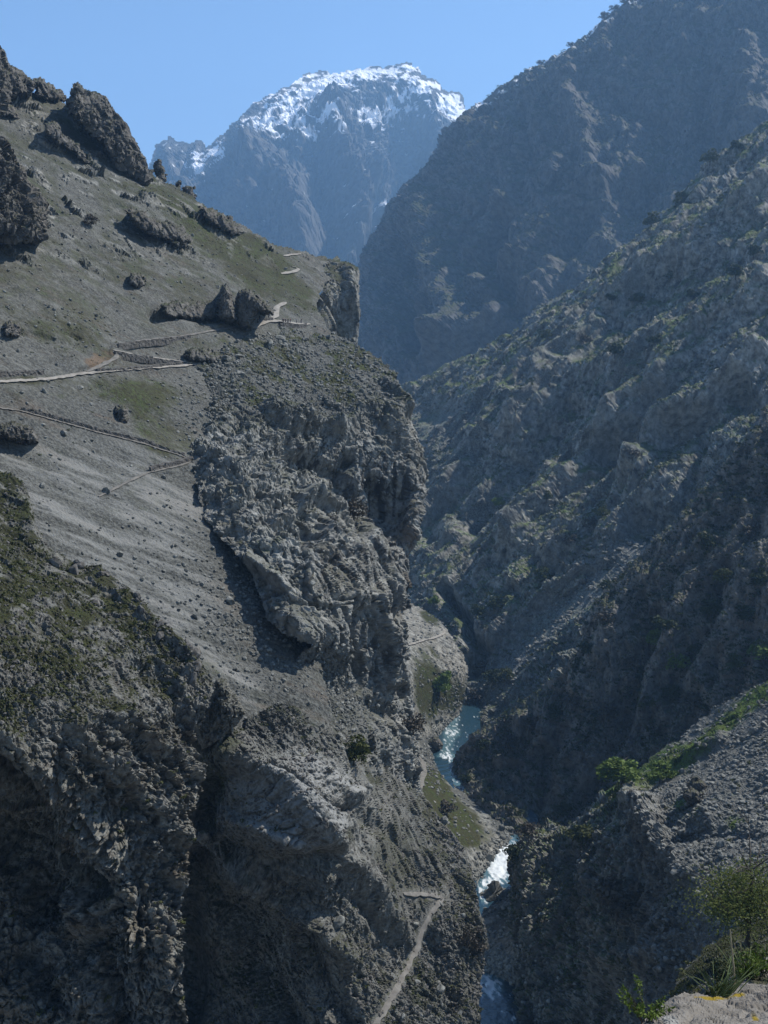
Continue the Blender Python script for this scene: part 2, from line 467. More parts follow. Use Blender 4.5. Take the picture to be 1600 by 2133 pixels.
def mask_peak(p, x, y, n, din):
    wx, wy = warp2(p, x, y, 16, 160, 7)
    s = 0
    for (bx, by, rx, ry, ro, a) in ((665, 185, 62, 20, -32, 1.25), (640, 158, 34, 7, -12, 1.2), (790, 152, 95, 12, -3, 1.0), (845, 140, 34, 9, 0, 1.05), (935, 225, 26, 34, 0, 1.2),
                                    (880, 190, 45, 12, -20, 1.25), (790, 235, 60, 18, -25, 1.3), (685, 270, 16, 17, 0, 1.45), (600, 240, 60, 42, -35, 1.02),
                                    (560, 270, 40, 30, -30, 1.0), (632, 285, 30, 16, 30, 1.25), (760, 260, 40, 9, 10, 1.3), (815, 402, 30, 10, -10, 1.4), (410, 350, 26, 24, 40, .95), (455, 325, 22, 16, 30, .85),
                                    (700, 310, 12, 26, 0, 1.1), (505, 407, 12, 5, -30, .9), (720, 175, 50, 25, 0, .7), (960, 238, 20, 10, 0, 1.1), (850, 205, 40, 40, 0, .85)):
        s = np.maximum(s, a * blob(wx, wy, bx, by, rx * 1.15, ry * 1.15, ro))
    nz = n[:, 2] * .6 + .55 * fbm(p / 60, 3, 111, .65) + .4 * fbm(p / 24, 2, 112)
    rib = fbm(rot_basis(p, 25, 20, 34, 34, 120), 3, 113, .6)
    snow = sstep(.61, .70, s * .72 + nz * .60 + .34 * rib)
    veg = .5 * sstep(560, 400, p[:, 2] + 150 * perlin(p / 300, 9)) * sstep(.45, .7, n[:, 2] + .2 * perlin(p / 80, 8))
    return dict(snow=snow, veg=veg, scree=.3 * sstep(.3, .8, n[:, 2]))
patch('far_mountain', [(250, 470), (300, 380), (318, 330), (330, 302), (352, 286), (362, 290), (368, 302), (385, 297), (394, 305), (415, 293), (424, 298), (430, 312), (450, 296), (470, 281), (500, 250), (530, 216), (555, 204), (580, 192), (610, 176),
                       (640, 156), (665, 149), (690, 156), (720, 150), (745, 146), (770, 141), (800, 143), (825, 137), (845, 131), (858, 137), (868, 148), (880, 160), (905, 168), (925, 190), (950, 193), (964, 204), (970, 238), (1010, 330), (1050, 420),
                       (1000, 560), (900, 640), (750, 640), (500, 600), (250, 540)],
      [(320, 330, 4900), (420, 300, 4830), (500, 250, 4900), (580, 192, 5040), (660, 150, 5320), (845, 131, 5250), (970, 230, 5180), (600, 300, 4550), (750, 300, 4620), (850, 330, 4830), (930, 350, 4620), (400, 450, 4270), (560, 450, 4059),
       (700, 450, 4059), (800, 480, 4130), (620, 560, 3779), (760, 560, 3779), (900, 600, 3919), (500, 720, 3430), (900, 800, 3430), (250, 600, 3779)],
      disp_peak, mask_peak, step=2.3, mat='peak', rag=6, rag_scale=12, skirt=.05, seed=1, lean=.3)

# ------------------------------------------------------------------ right-hand mountain wall
def disp_wall(p, x, y, din):
    p = p / 1.4
    x, y = warp2(p, x, y, 22, 170)
    d = 34 * fbm(rot_basis(p, -25, 0, 70, 70, 260), 5, 120, .52, True)
    d += 11 * facets(rot_basis(p, 10, 12, 1, 1, 3.0), 42, 122) + 5.5 * facets(rot_basis(p, 10, 14, 1, 1, 2.4), 17, 123)
    d += 5 * fbm(rot_basis(p, 0, 0, 13, 13, 30), 3, 124, .6)
    d += 4 * fbm(p / 7, 2, 125)
    for pts, w, a in (([(1250, 520), (1080, 620), (960, 720), (850, 800)], 30, 42), ([(1330, 360), (1230, 420), (1120, 520), (1010, 600)], 22, 36), ([(1180, 360), (1060, 440), (1000, 520)], 20, 30),
                      ([(1600, 330), (1450, 300), (1300, 210)], 26, -30), ([(1180, 170), (1230, 300), (1260, 420)], 20, 30), ([(1090, 220), (1100, 330), (1090, 420)], 18, -30),
                      ([(900, 460), (930, 560), (960, 680), (930, 740)], 34, 60), ([(820, 560), (800, 640), (790, 720)], 26, 40), ([(1000, 260), (960, 330), (860, 440), (790, 560)], 24, 34),
                      ([(1060, 470), (1030, 560), (1070, 640)], 22, -60), ([(860, 520), (850, 620), (880, 740)], 20, -50), ([(1230, 480), (1180, 560)], 22, -45), ([(1330, 430), (1390, 330), (1400, 200)], 26, -32), ([(1520, 380), (1560, 250), (1560, 100)], 30, 36), ([(1450, 400), (1480, 250), (1470, 60)], 22, -25)):
        d += stroke(x, y, pts, w, a)
    d *= 1.25
    # ledges running down to the left
    led = np.sin((p[:, 2] + .45 * p[:, 0] + 26 * perlin(p / 120, 127)) / 46 * 6.283)
    d += 8 * sstep(-.2, .9, led)
    return .85 * d * np.clip(.25 + din / 24, .25, 1)
def mask_wall(p, x, y, n, din):
    p = p / 1.4
    nn = n[:, 2] + .30 * fbm(p / 60, 3, 131) + .15 * perlin(p / 14, 132)
    veg = .85 * sstep(.52, .78, nn)
    rim = sstep(46, 6, seg_dist(x, y, [(1000, 215), (1100, 150), (1250, 50), (1320, -10), (1400, -80)]))
    snow = .9 * rim * sstep(.55, .75, n[:, 2] * .7 + .5 * fbm(p / 26, 3, 133))
    veg = np.maximum(veg, .8 * (blob(x, y, 960, 520, 60, 45, 0) + blob(x, y, 1160, 520, 120, 26, -35)) * sstep(.2, .6, nn))
    return dict(veg=veg, scree=.5 * sstep(.45, .7, n[:, 2]), snow=snow)
WALL_RIDGE = [(735, 585), (752, 545), (772, 498), (792, 466), (812, 425), (840, 392), (870, 368), (892, 345), (905, 318), (918, 285), (930, 268), (970, 243), (1000, 216), (1025, 198), (1042, 183), (1070, 168), (1100, 150), (1140, 130), (1178, 107), (1210, 88), (1245, 58), (1268, 35), (1290, 16), (1320, 0), (1380, -60), (1500, -150), (1700, -280), (1950, -400)]
patch('mountain_wall', WALL_RIDGE + [(1950, 300), (1650, 400), (1400, 560), (1250, 660), (1100, 780), (900, 880), (760, 860), (715, 760)],
      [(735, 585, 2450), (800, 450, 2380), (970, 245, 2240), (1100, 150, 2156), (1300, 5, 2100), (1600, -200, 2072), (1950, -380, 2029), (1650, 250, 1652), (1300, 520, 1624), (1100, 680, 1568), (850, 820, 1722), (760, 720, 2072),
       (1200, 300, 1861), (900, 500, 2015), (1450, 200, 1819), (1950, 300, 1540), (1100, 860, 1470), (900, 960, 1610)],
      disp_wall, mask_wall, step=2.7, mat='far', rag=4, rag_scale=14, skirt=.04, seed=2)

# ------------------------------------------------------------------ right-hand slope beyond the river
def fall(p, a, b, c):
    f = np.array([-.646, -.415, -.64]); h = np.array([-.541, .841, 0.]); n = np.cross(f, h)
    return np.stack([p @ f / a, p @ h / b, p @ n / c], -1)
def disp_right(p, x, y, din):
    x, y = warp2(p, x, y, 24, 70)
    d = 7 * fbm(rot_basis(p, 30, 30, 30, 75, 40), 4, 140, .5, True)
    d += rocky(p, 13, 141, yaw=25, pitch=35, st=(1, 1, 1.8), amp=(1.1, 1.2, 1.1, .8), lump=1.0) + .6 * rocky(p, 6, 142, yaw=25, pitch=35, st=(1, 1, 1.5), amp=(1.2, 1.0, .8, .6), lump=.6)
    d *= .7
    d += 15 * fbm(fall(p, 190, 44, 90), 4, 145, .52, True) + 5 * fbm(fall(p, 60, 9, 30), 3, 146, .5, True)
    for pts, w, a in (([(1600, 400), (1450, 520), (1300, 640), (1180, 760), (1080, 900)], 26, 13), ([(1600, 620), (1450, 720), (1300, 900), (1180, 1000), (1080, 1130)], 26, 14),
                      ([(1600, 760), (1500, 860), (1400, 900), (1330, 1000)], 22, 14), ([(1400, 720), (1300, 760), (1160, 800)], 18, 9), ([(1560, 850), (1380, 950), (1200, 960)], 26, -14), ([(1200, 860), (1120, 960), (980, 1080)], 22, -12),
                      ([(1550, 560), (1420, 600), (1300, 680)], 22, -11), ([(1480, 950), (1400, 1080), (1330, 1110)], 20, -12), ([(1010, 930), (940, 1050), (890, 1130)], 16, -9), ([(1130, 1180), (1090, 1250)], 18, -9), ([(1060, 830), (980, 960), (900, 1080)], 16, 9),
                      ([(980, 1350), (970, 1290), (930, 1240)], 12, -16), ([(1000, 1360), (980, 1400)], 14, -14), ([(1200, 1150), (1120, 1200), (1090, 1230)], 14, 9), ([(1240, 1190), (1150, 1240)], 8, 6)):
        d += 1.5 * stroke(x, y, pts, w, a)
    led = np.sin((y + .74 * x + 46 * fbm(p / 90, 3, 147)) / 128 * 6.283 + 1.5 * perlin(p / 160, 148))
    d += 6 * sstep(-.35, .75, led) * (.45 + .55 * sstep(-.3, .3, perlin(p / 110, 149)))
    flat = np.clip(1.5 * stroke(x, y, [(1330, 1150), (1200, 1260), (1090, 1370), (1000, 1450)], 34, 1) + 1.2 * blob(x, y, 930, 880, 45, 25, -30), 0, .85)
    return d * (1 - flat) * np.clip(.3 + din / 20, .3, 1)
def mask_right(p, x, y, n, din):
    nn = n[:, 2] + .30 * fbm(p / 26, 3, 151) + .16 * perlin(p / 6, 152)
    veg = .92 * sstep(.60, .80, nn)
    sc = 1.4 * stroke(x, y, [(1330, 1150), (1200, 1260), (1090, 1370), (1000, 1450)], 36, 1) + blob(x, y, 930, 880, 55, 30, -30) + .6 * blob(x, y, 900, 1000, 70, 120, 0)
    sc = sc + .95 * sstep(.12, .34, fbm(fall(p, 150, 16, 60), 3, 153, .55)) * sstep(1500, 1250, x)
    green = blob(x, y, 1480, 690, 150, 40, -38) + blob(x, y, 1420, 600, 60, 22, -38) + 1.2 * stroke(x, y, [(1215, 1330), (1130, 1410)], 14, 1) + .8 * blob(x, y, 940, 780, 60, 14, -28) + .6 * blob(x, y, 1280, 830, 120, 50, -35)
    veg = np.maximum(veg * (1 - .75 * np.clip(sc, 0, 1)), np.clip(green, 0, 1) * sstep(.35, .6, nn))
    green2 = .85 * sstep(.10, .35, fbm(fall(p, 90, 28, 60), 3, 154, .6)) * sstep(.35, .6, nn)
    veg = np.maximum(veg, green2 * (1 - np.clip(sc, 0, 1)))
    return dict(veg=veg, scree=np.clip(sc + .45 * sstep(.55, .75, n[:, 2]), 0, 1))
RIGHT_CREST = [(790, 850), (845, 806), (880, 795), (930, 765), (965, 748), (1000, 735), (1040, 712), (1070, 690), (1120, 650), (1160, 622), (1200, 600), (1240, 568), (1290, 528), (1350, 480), (1385, 442), (1420, 415), (1470, 352), (1530, 310), (1600, 258), (1750, 140), (1950, 0)]
patch('right_slope', RIGHT_CREST + [(1950, 1100), (1700, 1150), (1500, 1250), (1300, 1450), (1120, 1560), (1000, 1580), (940, 1540), (900, 1480), (830, 1420), (810, 1100)],
      plane_right, disp_right, mask_right, step=2.2, mat='right', rag=7, rag_scale=22, skirt=.04, seed=3)

# ------------------------------------------------------------------ dark wooded cliff above the river
def disp_wood(p, x, y, din):
    x, y = warp2(p, x, y, 20, 40)
    d = 7 * fbm(rot_basis(p, 0, 0, 14, 14, 42), 4, 160, .5, True)
    d += rocky(p, 8, 161, yaw=15, pitch=20, st=(1, 1, 2.2), amp=(1.1, .9, .7, .6), lump=1.2)
    for pts, w, a in (([(1360, 1290), (1330, 1430), (1270, 1560), (1200, 1680)], 24, -9), ([(1280, 1280), (1210, 1420), (1130, 1560)], 18, 7), ([(1180, 1450), (1150, 1580), (1120, 1700)], 16, -7), ([(1440, 1200), (1400, 1330), (1330, 1480)], 18, 7), ([(1520, 1180), (1480, 1330), (1400, 1450)], 20, -7), ([(1600, 1100), (1530, 1290), (1450, 1420)], 20, 7), ([(1080, 1500), (1050, 1600)], 16, 4)):
        d += stroke(x, y, pts, w, a)
    return d * np.clip(.3 + din / 18, .3, 1)
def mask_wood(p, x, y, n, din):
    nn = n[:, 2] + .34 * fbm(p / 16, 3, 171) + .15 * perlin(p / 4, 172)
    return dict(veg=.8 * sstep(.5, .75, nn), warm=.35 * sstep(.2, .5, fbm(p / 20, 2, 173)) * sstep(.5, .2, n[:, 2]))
patch('wooded_cliff', [(1950, 560), (1700, 760), (1600, 850), (1540, 930), (1480, 1005), (1420, 1075), (1350, 1140), (1300, 1190), (1245, 1250), (1215, 1310), (1205, 1365), (1150, 1420), (1090, 1462), (1030, 1500), (985, 1530), (950, 1565), (943, 1600), (965, 1650), (1010, 1690), (1060, 1722), (1090, 1745),
                       (1150, 1850), (1400, 1850), (1700, 1600), (1950, 1500)],
      [(1600, 850, 425), (1480, 1005, 418), (1350, 1140, 412), (1245, 1250, 408), (1205, 1365, 402), (1090, 1462, 408), zc(985, 1530, -136), zc(945, 1590, -149), zc(1000, 1680, -150), zc(1085, 1735, -150), (1200, 1600, 378), (1300, 1450, 384), (1450, 1300, 380), (1600, 1200, 372), (1400, 1550, 362), (1600, 1450, 345),
       (1300, 1700, 352), zc(1150, 1850, -150), (1700, 1600, 315), (1950, 560, 430), (1950, 1500, 330), (1100, 1600, 396)],
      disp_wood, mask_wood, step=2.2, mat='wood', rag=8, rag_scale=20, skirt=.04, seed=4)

# ------------------------------------------------------------------ river bank beyond the spur, the river, the gravel bank
TRAIL_BANK = [(850, 1345), (880, 1335), (905, 1330), (925, 1322), (931, 1316), (926, 1310), (915, 1306)]
TRAIL_FAN = [(868, 1660), (880, 1625), (884, 1600), (877, 1582), (866, 1570)]
def disp_bank(p, x, y, din):
    d = rocky(p, 4.5, 181, yaw=-20, pitch=30, st=(1, 1, 2), amp=(.9, .7, .6, .4))
    nose = np.clip(1.3 * blob(x, y, 925, 1360, 55, 45, 50) + blob(x, y, 940, 1420, 30, 40, 0), 0, 1)
    fan = sstep(1560, 1640, y)
    return d * (.2 + 1.1 * nose) * (1 - .45 * fan)
def mask_bank(p, x, y, n, din):
    nn = .35 * fbm(p / 9, 3, 191)
    g = blob(x, y, 890, 1430, 28, 70, 0) + blob(x, y, 935, 1450, 36, 34, 0) + blob(x, y, 950, 1700, 75, 40, 45) + blob(x, y, 900, 1640, 30, 50, 0) + blob(x, y, 895, 1285, 22, 12, 40) + .8 * blob(x, y, 965, 1740, 30, 16, 40)
    veg = sstep(.15, .6, g + nn)
    sc = sstep(.4, .7, blob(x, y, 975, 1665, 45, 16, 42) + blob(x, y, 1050, 1720, 40, 26, 30) + blob(x, y, 900, 1560, 40, 40, 0) + nn)
    return dict(veg=veg * (1 - sc), scree=sc, warm=.4 * blob(x, y, 890, 1640, 20, 40) + .2 * sstep(.1, .4, nn))
patch('river_bank', [(780, 1240), (850, 1258), (880, 1268), (908, 1288), (928, 1308), (945, 1335), (962, 1362), (974, 1392), (970, 1440), (962, 1470), (950, 1494), (930, 1512), (920, 1535), (908, 1560), (905, 1590), (925, 1615), (955, 1642), (985, 1665), (1015, 1690), (1045, 1712), (1066, 1732), (1060, 1755), (1035, 1775), (1018, 1800), (1000, 1828), (988, 1860), (960, 1900), (800, 1900), (760, 1500)],
      [(850, 1260, 560), (930, 1312, 530), (974, 1392, 500), zc(962, 1480, -149), zc(930, 1512, -150), zc(905, 1590, -150), zc(955, 1642, -150), zc(1015, 1690, -150), zc(1066, 1732, -150), zc(1035, 1775, -150), zc(1000, 1828, -150), zc(988, 1860, -150),
       zc(870, 1450, -128), zc(880, 1570, -142), zc(850, 1350, -112), zc(820, 1500, -125), zc(880, 1620, -134), zc(920, 1670, -138), zc(900, 1750, -128), zc(960, 1740, -140), zc(920, 1800, -134), (780, 1240, 530), zc(800, 1900, -110), zc(880, 1880, -130)],
      disp_bank, mask_bank, step=2.0, mat='mid', rag=3, rag_scale=10, calm=[(TRAIL_BANK, 7), (TRAIL_FAN, 9)], skirt=.03, seed=5)

def foam(x, y, p):
    f = 0
    f = .55 * stroke(x, y, [(945, 1500), (930, 1560), (935, 1610), (1000, 1680), (1070, 1725), (1050, 1775), (1035, 1820), (1005, 1860)], 16, 1)
    for (bx, by, rx, ry, a) in ((930, 1578, 18, 7, 1.1), (938, 1603, 16, 6, 1.0), (944, 1527, 16, 8, .6), (1060, 1768, 20, 12, 1.0), (1045, 1785, 26, 22, 1.15), (1038, 1815, 30, 22, 1.2), (1012, 1845, 14, 14, .7), (1000, 1870, 14, 10, .9), (1025, 2040, 24, 22, 1.1), (1020, 2062, 22, 14, 1.2), (1078, 1722, 10, 8, .4)):
        f = f + a * blob(x, y, bx, by, rx, ry)
    return f
def disp_river(p, x, y, din):
    f = np.clip(foam(x, y, p), 0, 1)
    return .16 * fbm(p / 3.0, 3, 200) + f * (.55 * fbm(p / 1.6, 3, 201) + .3 * fbm(p / 5, 2, 202))
def mask_river(p, x, y, n, din):
    n1 = fbm(rot_basis(p, 10, 0, 1.4, 3.2, 1), 4, 203, .62)
    return dict(snow=sstep(.38, .85, foam(x, y, p) * .62 + n1 * .75), veg=sstep(.15, .6, foam(x, y, p)))
m, nt, N, Lk, bs = nodes_of('river_water')
c = mixc(nt, attr(nt, 'veg'), (.014, .038, .056), (.06, .115, .135))
c = mixc(nt, attr(nt, 'snow'), c, (.50, .54, .56))
Lk.new(c, bs.inputs['Base Color'])
rr = nt.nodes.new('ShaderNodeMapRange'); rr.inputs['To Min'].default_value = .12; rr.inputs['To Max'].default_value = .7
Lk.new(attr(nt, 'snow'), rr.inputs['Value']); Lk.new(rr.outputs[0], bs.inputs['Roughness'])
f, raw = noise_fac(nt, .9, .3, .7, 4, .6)
bp = nt.nodes.new('ShaderNodeBump'); bp.inputs['Strength'].default_value = .35; bp.inputs['Distance'].default_value = .5
Lk.new(raw, bp.inputs['Height']); Lk.new(bp.outputs[0], bs.inputs['Normal'])
MAT['water'] = m
patch('river', [(880, 1460), (1000, 1460), (1000, 1600), (1120, 1700), (1120, 2000), (1180, 2100), (1180, 2260), (960, 2260), (950, 1900), (880, 1600)],
      lambda x, y: plane_z(x, y, RIVER_Z), disp_river, mask_river, step=2.2, mat='water', skirt=.001, smooth=True, seed=6)

def disp_gravel(p, x, y, din):
    return rocky(p, 1.6, 205, amp=(.7, .8, .7, .4)) * (.35 + 1.5 * blob(x, y, 1035, 2010, 45, 26, 20) + 1.2 * blob(x, y, 1030, 1858, 25, 10)) - .5 + 1.2 * np.clip(din / 14, 0, 1)
def mask_gravel(p, x, y, n, din):
    nn = .3 * fbm(p / 4, 3, 206)
    return dict(veg=sstep(.4, .65, blob(x, y, 1058, 1900, 30, 13, -28) + nn), scree=sstep(.3, .6, blob(x, y, 1030, 1915, 40, 30) + nn), dust_pale=.55 * sstep(.4, .8, blob(x, y, 1018, 1920, 20, 9, -15) + .5 * nn), warm=.25 * sstep(.3, .7, blob(x, y, 1040, 1960, 50, 50)))
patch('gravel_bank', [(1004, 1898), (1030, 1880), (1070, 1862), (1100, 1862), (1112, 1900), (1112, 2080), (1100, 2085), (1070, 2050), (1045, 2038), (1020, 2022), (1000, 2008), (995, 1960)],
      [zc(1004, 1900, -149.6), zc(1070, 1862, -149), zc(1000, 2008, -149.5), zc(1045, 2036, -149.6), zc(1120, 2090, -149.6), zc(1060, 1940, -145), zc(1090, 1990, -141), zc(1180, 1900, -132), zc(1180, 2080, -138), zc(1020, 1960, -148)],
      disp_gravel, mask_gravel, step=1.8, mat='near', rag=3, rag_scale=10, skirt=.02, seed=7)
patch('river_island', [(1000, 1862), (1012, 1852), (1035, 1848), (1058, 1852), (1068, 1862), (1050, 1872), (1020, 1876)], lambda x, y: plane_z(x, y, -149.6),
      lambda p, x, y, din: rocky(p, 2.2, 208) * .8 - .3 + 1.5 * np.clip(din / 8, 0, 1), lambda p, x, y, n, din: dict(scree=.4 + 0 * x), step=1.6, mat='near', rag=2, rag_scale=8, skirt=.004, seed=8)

# ------------------------------------------------------------------ left hillside
PATH_MAIN = [(-60, 800), (0, 795), (100, 790), (160, 780), (230, 772), (300, 766), (370, 762), (430, 757), (470, 752)]
PATH_ZIG = [(400, 757), (345, 748), (300, 742), (250, 732), (236, 730)]
PATH_ZIG2 = [(236, 732), (250, 740), (225, 755), (180, 775)]
PATH_ZIG3 = [(240, 722), (300, 708), (370, 702), (440, 690), (500, 680), (540, 670), (565, 664)]
PATH_PEOPLE = [(520, 684), (545, 672), (570, 667), (600, 672), (645, 676)]
PATH_UP = [(565, 664), (578, 652), (570, 645), (575, 638), (595, 630)]
PATH_BEND = [(585, 570), (610, 566), (626, 561), (618, 556), (608, 554)]
PATH_LOW = [(-40, 845), (40, 856), (100, 872), (200, 900), (300, 925), (370, 948), (402, 960), (370, 972), (310, 984), (250, 1012), (205, 1036)]
WALL_PTS = dict(main=[(245, 741), (300, 746), (345, 752), (375, 755)])
def disp_left(p, x, y, din):
    x, y = warp2(p, x, y, 9, 14)
    d = 2.2 * fbm(p / 30, 3, 210) + .28 * fbm(p / 6, 3, 211, .6) + (.05 + .16 * np.clip(blob(x, y, 530, 1290, 110, 150, -30), 0, 1)) * facets(p, 1.4, 212) + .05 * facets(p, .7, 213)
    up = sstep(640, 420, y)
    d += up * 4.0 * np.clip(facets(rot_basis(p, 0, 0, 1, 1, 1.3), 9, 214) - .30, 0, 2) * (.4 + facets(p, 1.6, 216))
    # run-out channels of the scree
    ch = sstep(880, 1000, y)
    d += ch * .35 * fbm(rot_basis(p, 30, 32, 22, 2.4, 2.4), 3, 215)
    d += stroke(x, y, [(20, 690), (120, 720), (180, 735)], 8, -1.0) + stroke(x, y, [(330, 655), (380, 650), (450, 652)], 13, -3.5) + stroke(x, y, [(400, 690), (420, 670)], 12, -1.2)
    d += stroke(x, y, [(130, 690), (165, 705)], 5, -1)
    return d
def mask_left(p, x, y, n, din):
    nn = fbm(p / 16, 4, 220, .6); nf = fbm(p / 3.2, 3, 221, .6); ns = fbm(rot_basis(p, 30, 32, 26, 3.0, 3.0), 4, 222, .6)
    g = 1.1 * blob(x, y, 560, 580, 120, 55, 25) + .75 * blob(x, y, 330, 380, 240, 60, 42) + .5 * blob(x, y, 120, 260, 160, 90, 35) + .95 * blob(x, y, 470, 500, 140, 32, 35) \
        + .85 * blob(x, y, 250, 815, 170, 26, 3) + .8 * blob(x, y, 300, 870, 60, 60, 0) + .7 * blob(x, y, 350, 920, 50, 28, 10) + .6 * blob(x, y, 90, 690, 190, 32, 12) + .6 * blob(x, y, 420, 720, 70, 20) + .55 * blob(x, y, 60, 790, 90, 12)
    veg = .85 * sstep(.15, 1.05, g + .55 * nn + .45 * nf)
    veg = np.maximum(veg, .62 * sstep(-.45, .6, nn + .6 * nf) * sstep(760, 600, y))
    out = sstep(.02, .10, np.clip(facets(rot_basis(p, 0, 0, 1, 1, 1.3), 9, 214) - .30, 0, 2)) * sstep(640, 420, y)
    veg = veg * (1 - .8 * out)
    warm = .9 * sstep(.35, .8, 1.2 * blob(x, y, 205, 750, 36, 18, -25) + .4 * ns + .15 * nf) + .28 * sstep(.1, .7, ns + .3 * nn) * sstep(430, 560, y)
    sc = np.clip(.85 + .3 * ns + .3 * sstep(780, 900, y), 0, 1)
    bright = .6 * stroke(x, y, [(0, 960), (120, 1080), (250, 1200), (420, 1340), (520, 1430)], 30, 1) * sstep(-.35, .35, ns)
    bright = np.maximum(bright, .55 * sstep(-.45, .45, ns) * sstep(870, 980, y) * sstep(520, 380, x))
    return dict(veg=veg, scree=sc * (1 - .9 * out), warm=warm * (1 - .6 * veg), dust_pale=bright)
LEFT_TOP = [(-260, 40), (-60, 60), (0, 150), (20, 170), (60, 195), (105, 205), (140, 215), (180, 225), (220, 240), (255, 280), (285, 330), (310, 362), (345, 384), (400, 412), (430, 436), (465, 450), (500, 470), (530, 488), (560, 505), (590, 517), (620, 525), (655, 535), (690, 539), (700, 560), (668, 600)]
patch('left_hillside', LEFT_TOP + [(655, 650), (690, 700), (560, 712), (455, 770), (440, 900), (448, 1000), (475, 1090), (565, 1200), (595, 1290), (665, 1360), (690, 1480), (640, 1560), (420, 1560), (150, 1400), (-260, 1250)],
      plane_left, disp_left, mask_left, step=2.5, mat='mid', rag=5, rag_scale=14, calm=[(PATH_MAIN, 8), (PATH_ZIG, 6), (PATH_ZIG2, 6), (PATH_ZIG3, 6), (PATH_PEOPLE, 8), (PATH_UP, 7), (PATH_BEND, 6), (PATH_LOW, 6)], skirt=.04, seed=9)

# ------------------------------------------------------------------ headland cliff beyond the people
def disp_head(p, x, y, din):
    x, y = warp2(p, x, y, 6, 14)
    d = rocky(p, 7, 230, yaw=10, pitch=-8, st=(1, 1, 3.2), amp=(.9, .7, .5, .4))
    d += stroke(x, y, [(668, 610), (685, 650), (700, 710)], 9, -7) + stroke(x, y, [(725, 575), (730, 640), (728, 710)], 11, 5) + stroke(x, y, [(640, 622), (665, 650), (690, 700)], 9, 5)
    return d * np.clip(.3 + din / 14, .3, 1)
patch('headland_cliff', [(640, 540), (660, 536), (690, 540), (715, 545), (738, 552), (748, 566), (746, 600), (749, 640), (745, 690), (742, 722), (735, 780), (690, 780), (640, 690), (628, 640), (636, 622), (652, 612), (672, 608), (680, 580), (660, 560)],
      [(640, 545, 402), (700, 545, 410), (747, 560, 408), (746, 640, 398), (742, 722, 396), (690, 600, 386), (690, 650, 380), (690, 720, 378), (640, 630, 368), (655, 690, 352), (735, 780, 394), (690, 780, 372)],
      disp_head, lambda p, x, y, n, din: dict(veg=.8 * sstep(.62, .8, n[:, 2] + .25 * perlin(p / 5, 231)) + .6 * blob(x, y, 700, 700, 16, 26), scree=.4 * sstep(.5, .8, n[:, 2]), streak=.6 * sstep(.25, .5, fbm(rot_basis(p, 0, 0, 2, 2, 14), 3, 232)) * sstep(.5, .1, n[:, 2])),
      step=1.9, mat='mid', rag=3, rag_scale=10, skirt=.03, seed=10)

# ------------------------------------------------------------------ the rocky spur
def disp_spur(p, x, y, din):
    x, y = warp2(p, x, y, 15, 16)
    top = sstep(900, 780, y) * sstep(880, 760, x)
    low = sstep(1040, 1140, y) * sstep(860, 800, x)
    a = rocky(p, 7.5, 240, yaw=40, pitch=40, st=(1, 1, 1.4), amp=(1.0, .9, .65, .32), lump=.6)
    b = rocky(p, 10, 250, yaw=10, pitch=5, st=(1, 1, 1.5), amp=(1.1, .9, .5, .22), lump=.7)
    r = rocky(p, 2.6, 260, amp=(1.2, 1.0, .8, .5), lump=.7)
    right = sstep(640, 720, x) * sstep(840, 960, y)
    mixb = np.clip(right + low, 0, 1)
    face = np.clip(1.3 * blob(x, y, 790, 1080, 70, 130), 0, 1)
    b = b * (1 - .45 * face)
    d = (a * (1 - mixb) + b * mixb) * (1 - .72 * top) + 1.1 * r * (.24 + .76 * top)
    # diagonal ribs of the upper left face
    rib = np.sin((x * .62 + y * .78) / 46 * 6.283 + 1.1 * perlin(p / 26, 261))
    d += .8 * rib * sstep(830, 900, y) * sstep(1150, 1060, y) * sstep(720, 620, x)
    for pts, w, amp in (([(600, 945), (640, 960), (690, 972), (715, 955)], 15, -6), ([(560, 850), (640, 880), (690, 890)], 17, 5.0), ([(820, 880), (850, 950), (868, 1040), (860, 1110)], 26, 5),
                        ([(700, 880), (760, 860), (830, 850)], 18, 4), ([(705, 985), (720, 1050), (735, 1110)], 14, -6), ([(770, 1010), (790, 1100), (820, 1190)], 16, -4), ([(640, 1040), (700, 1060), (760, 1120), (800, 1170), (820, 1250)], 17, 6),
                        ([(560, 1080), (620, 1100), (660, 1130)], 15, -3.5), ([(680, 1130), (730, 1160), (740, 1240)], 26, 4.5), ([(590, 1255), (660, 1262), (720, 1258)], 5, -1.0), ([(690, 1310), (705, 1360)], 22, 4.5), ([(770, 1250), (790, 1330), (800, 1420)], 17, 6.0),
                        ([(735, 1290), (742, 1360), (745, 1440)], 10, -6), ([(826, 1210), (830, 1330), (850, 1450)], 9, -4.5), ([(600, 1290), (640, 1330)], 16, 2.5), ([(700, 1440), (760, 1470), (830, 1500)], 14, -3), ([(640, 1420), (720, 1480), (800, 1560)], 20, 3), ([(520, 1170), (560, 1190), (600, 1230)], 12, 3.5), ([(420, 940), (470, 960), (520, 1030)], 12, 2),
                        ([(800, 800), (830, 830), (838, 860)], 10, 4), ([(845, 1500), (850, 1600)], 10, 3)):
        d += stroke(x, y, pts, w, amp)
    rub = np.clip(1.5 * blob(x, y, 690, 1470, 70, 100, -25), 0, 1)
    return d * (1 - .8 * rub) + .8 * r * rub
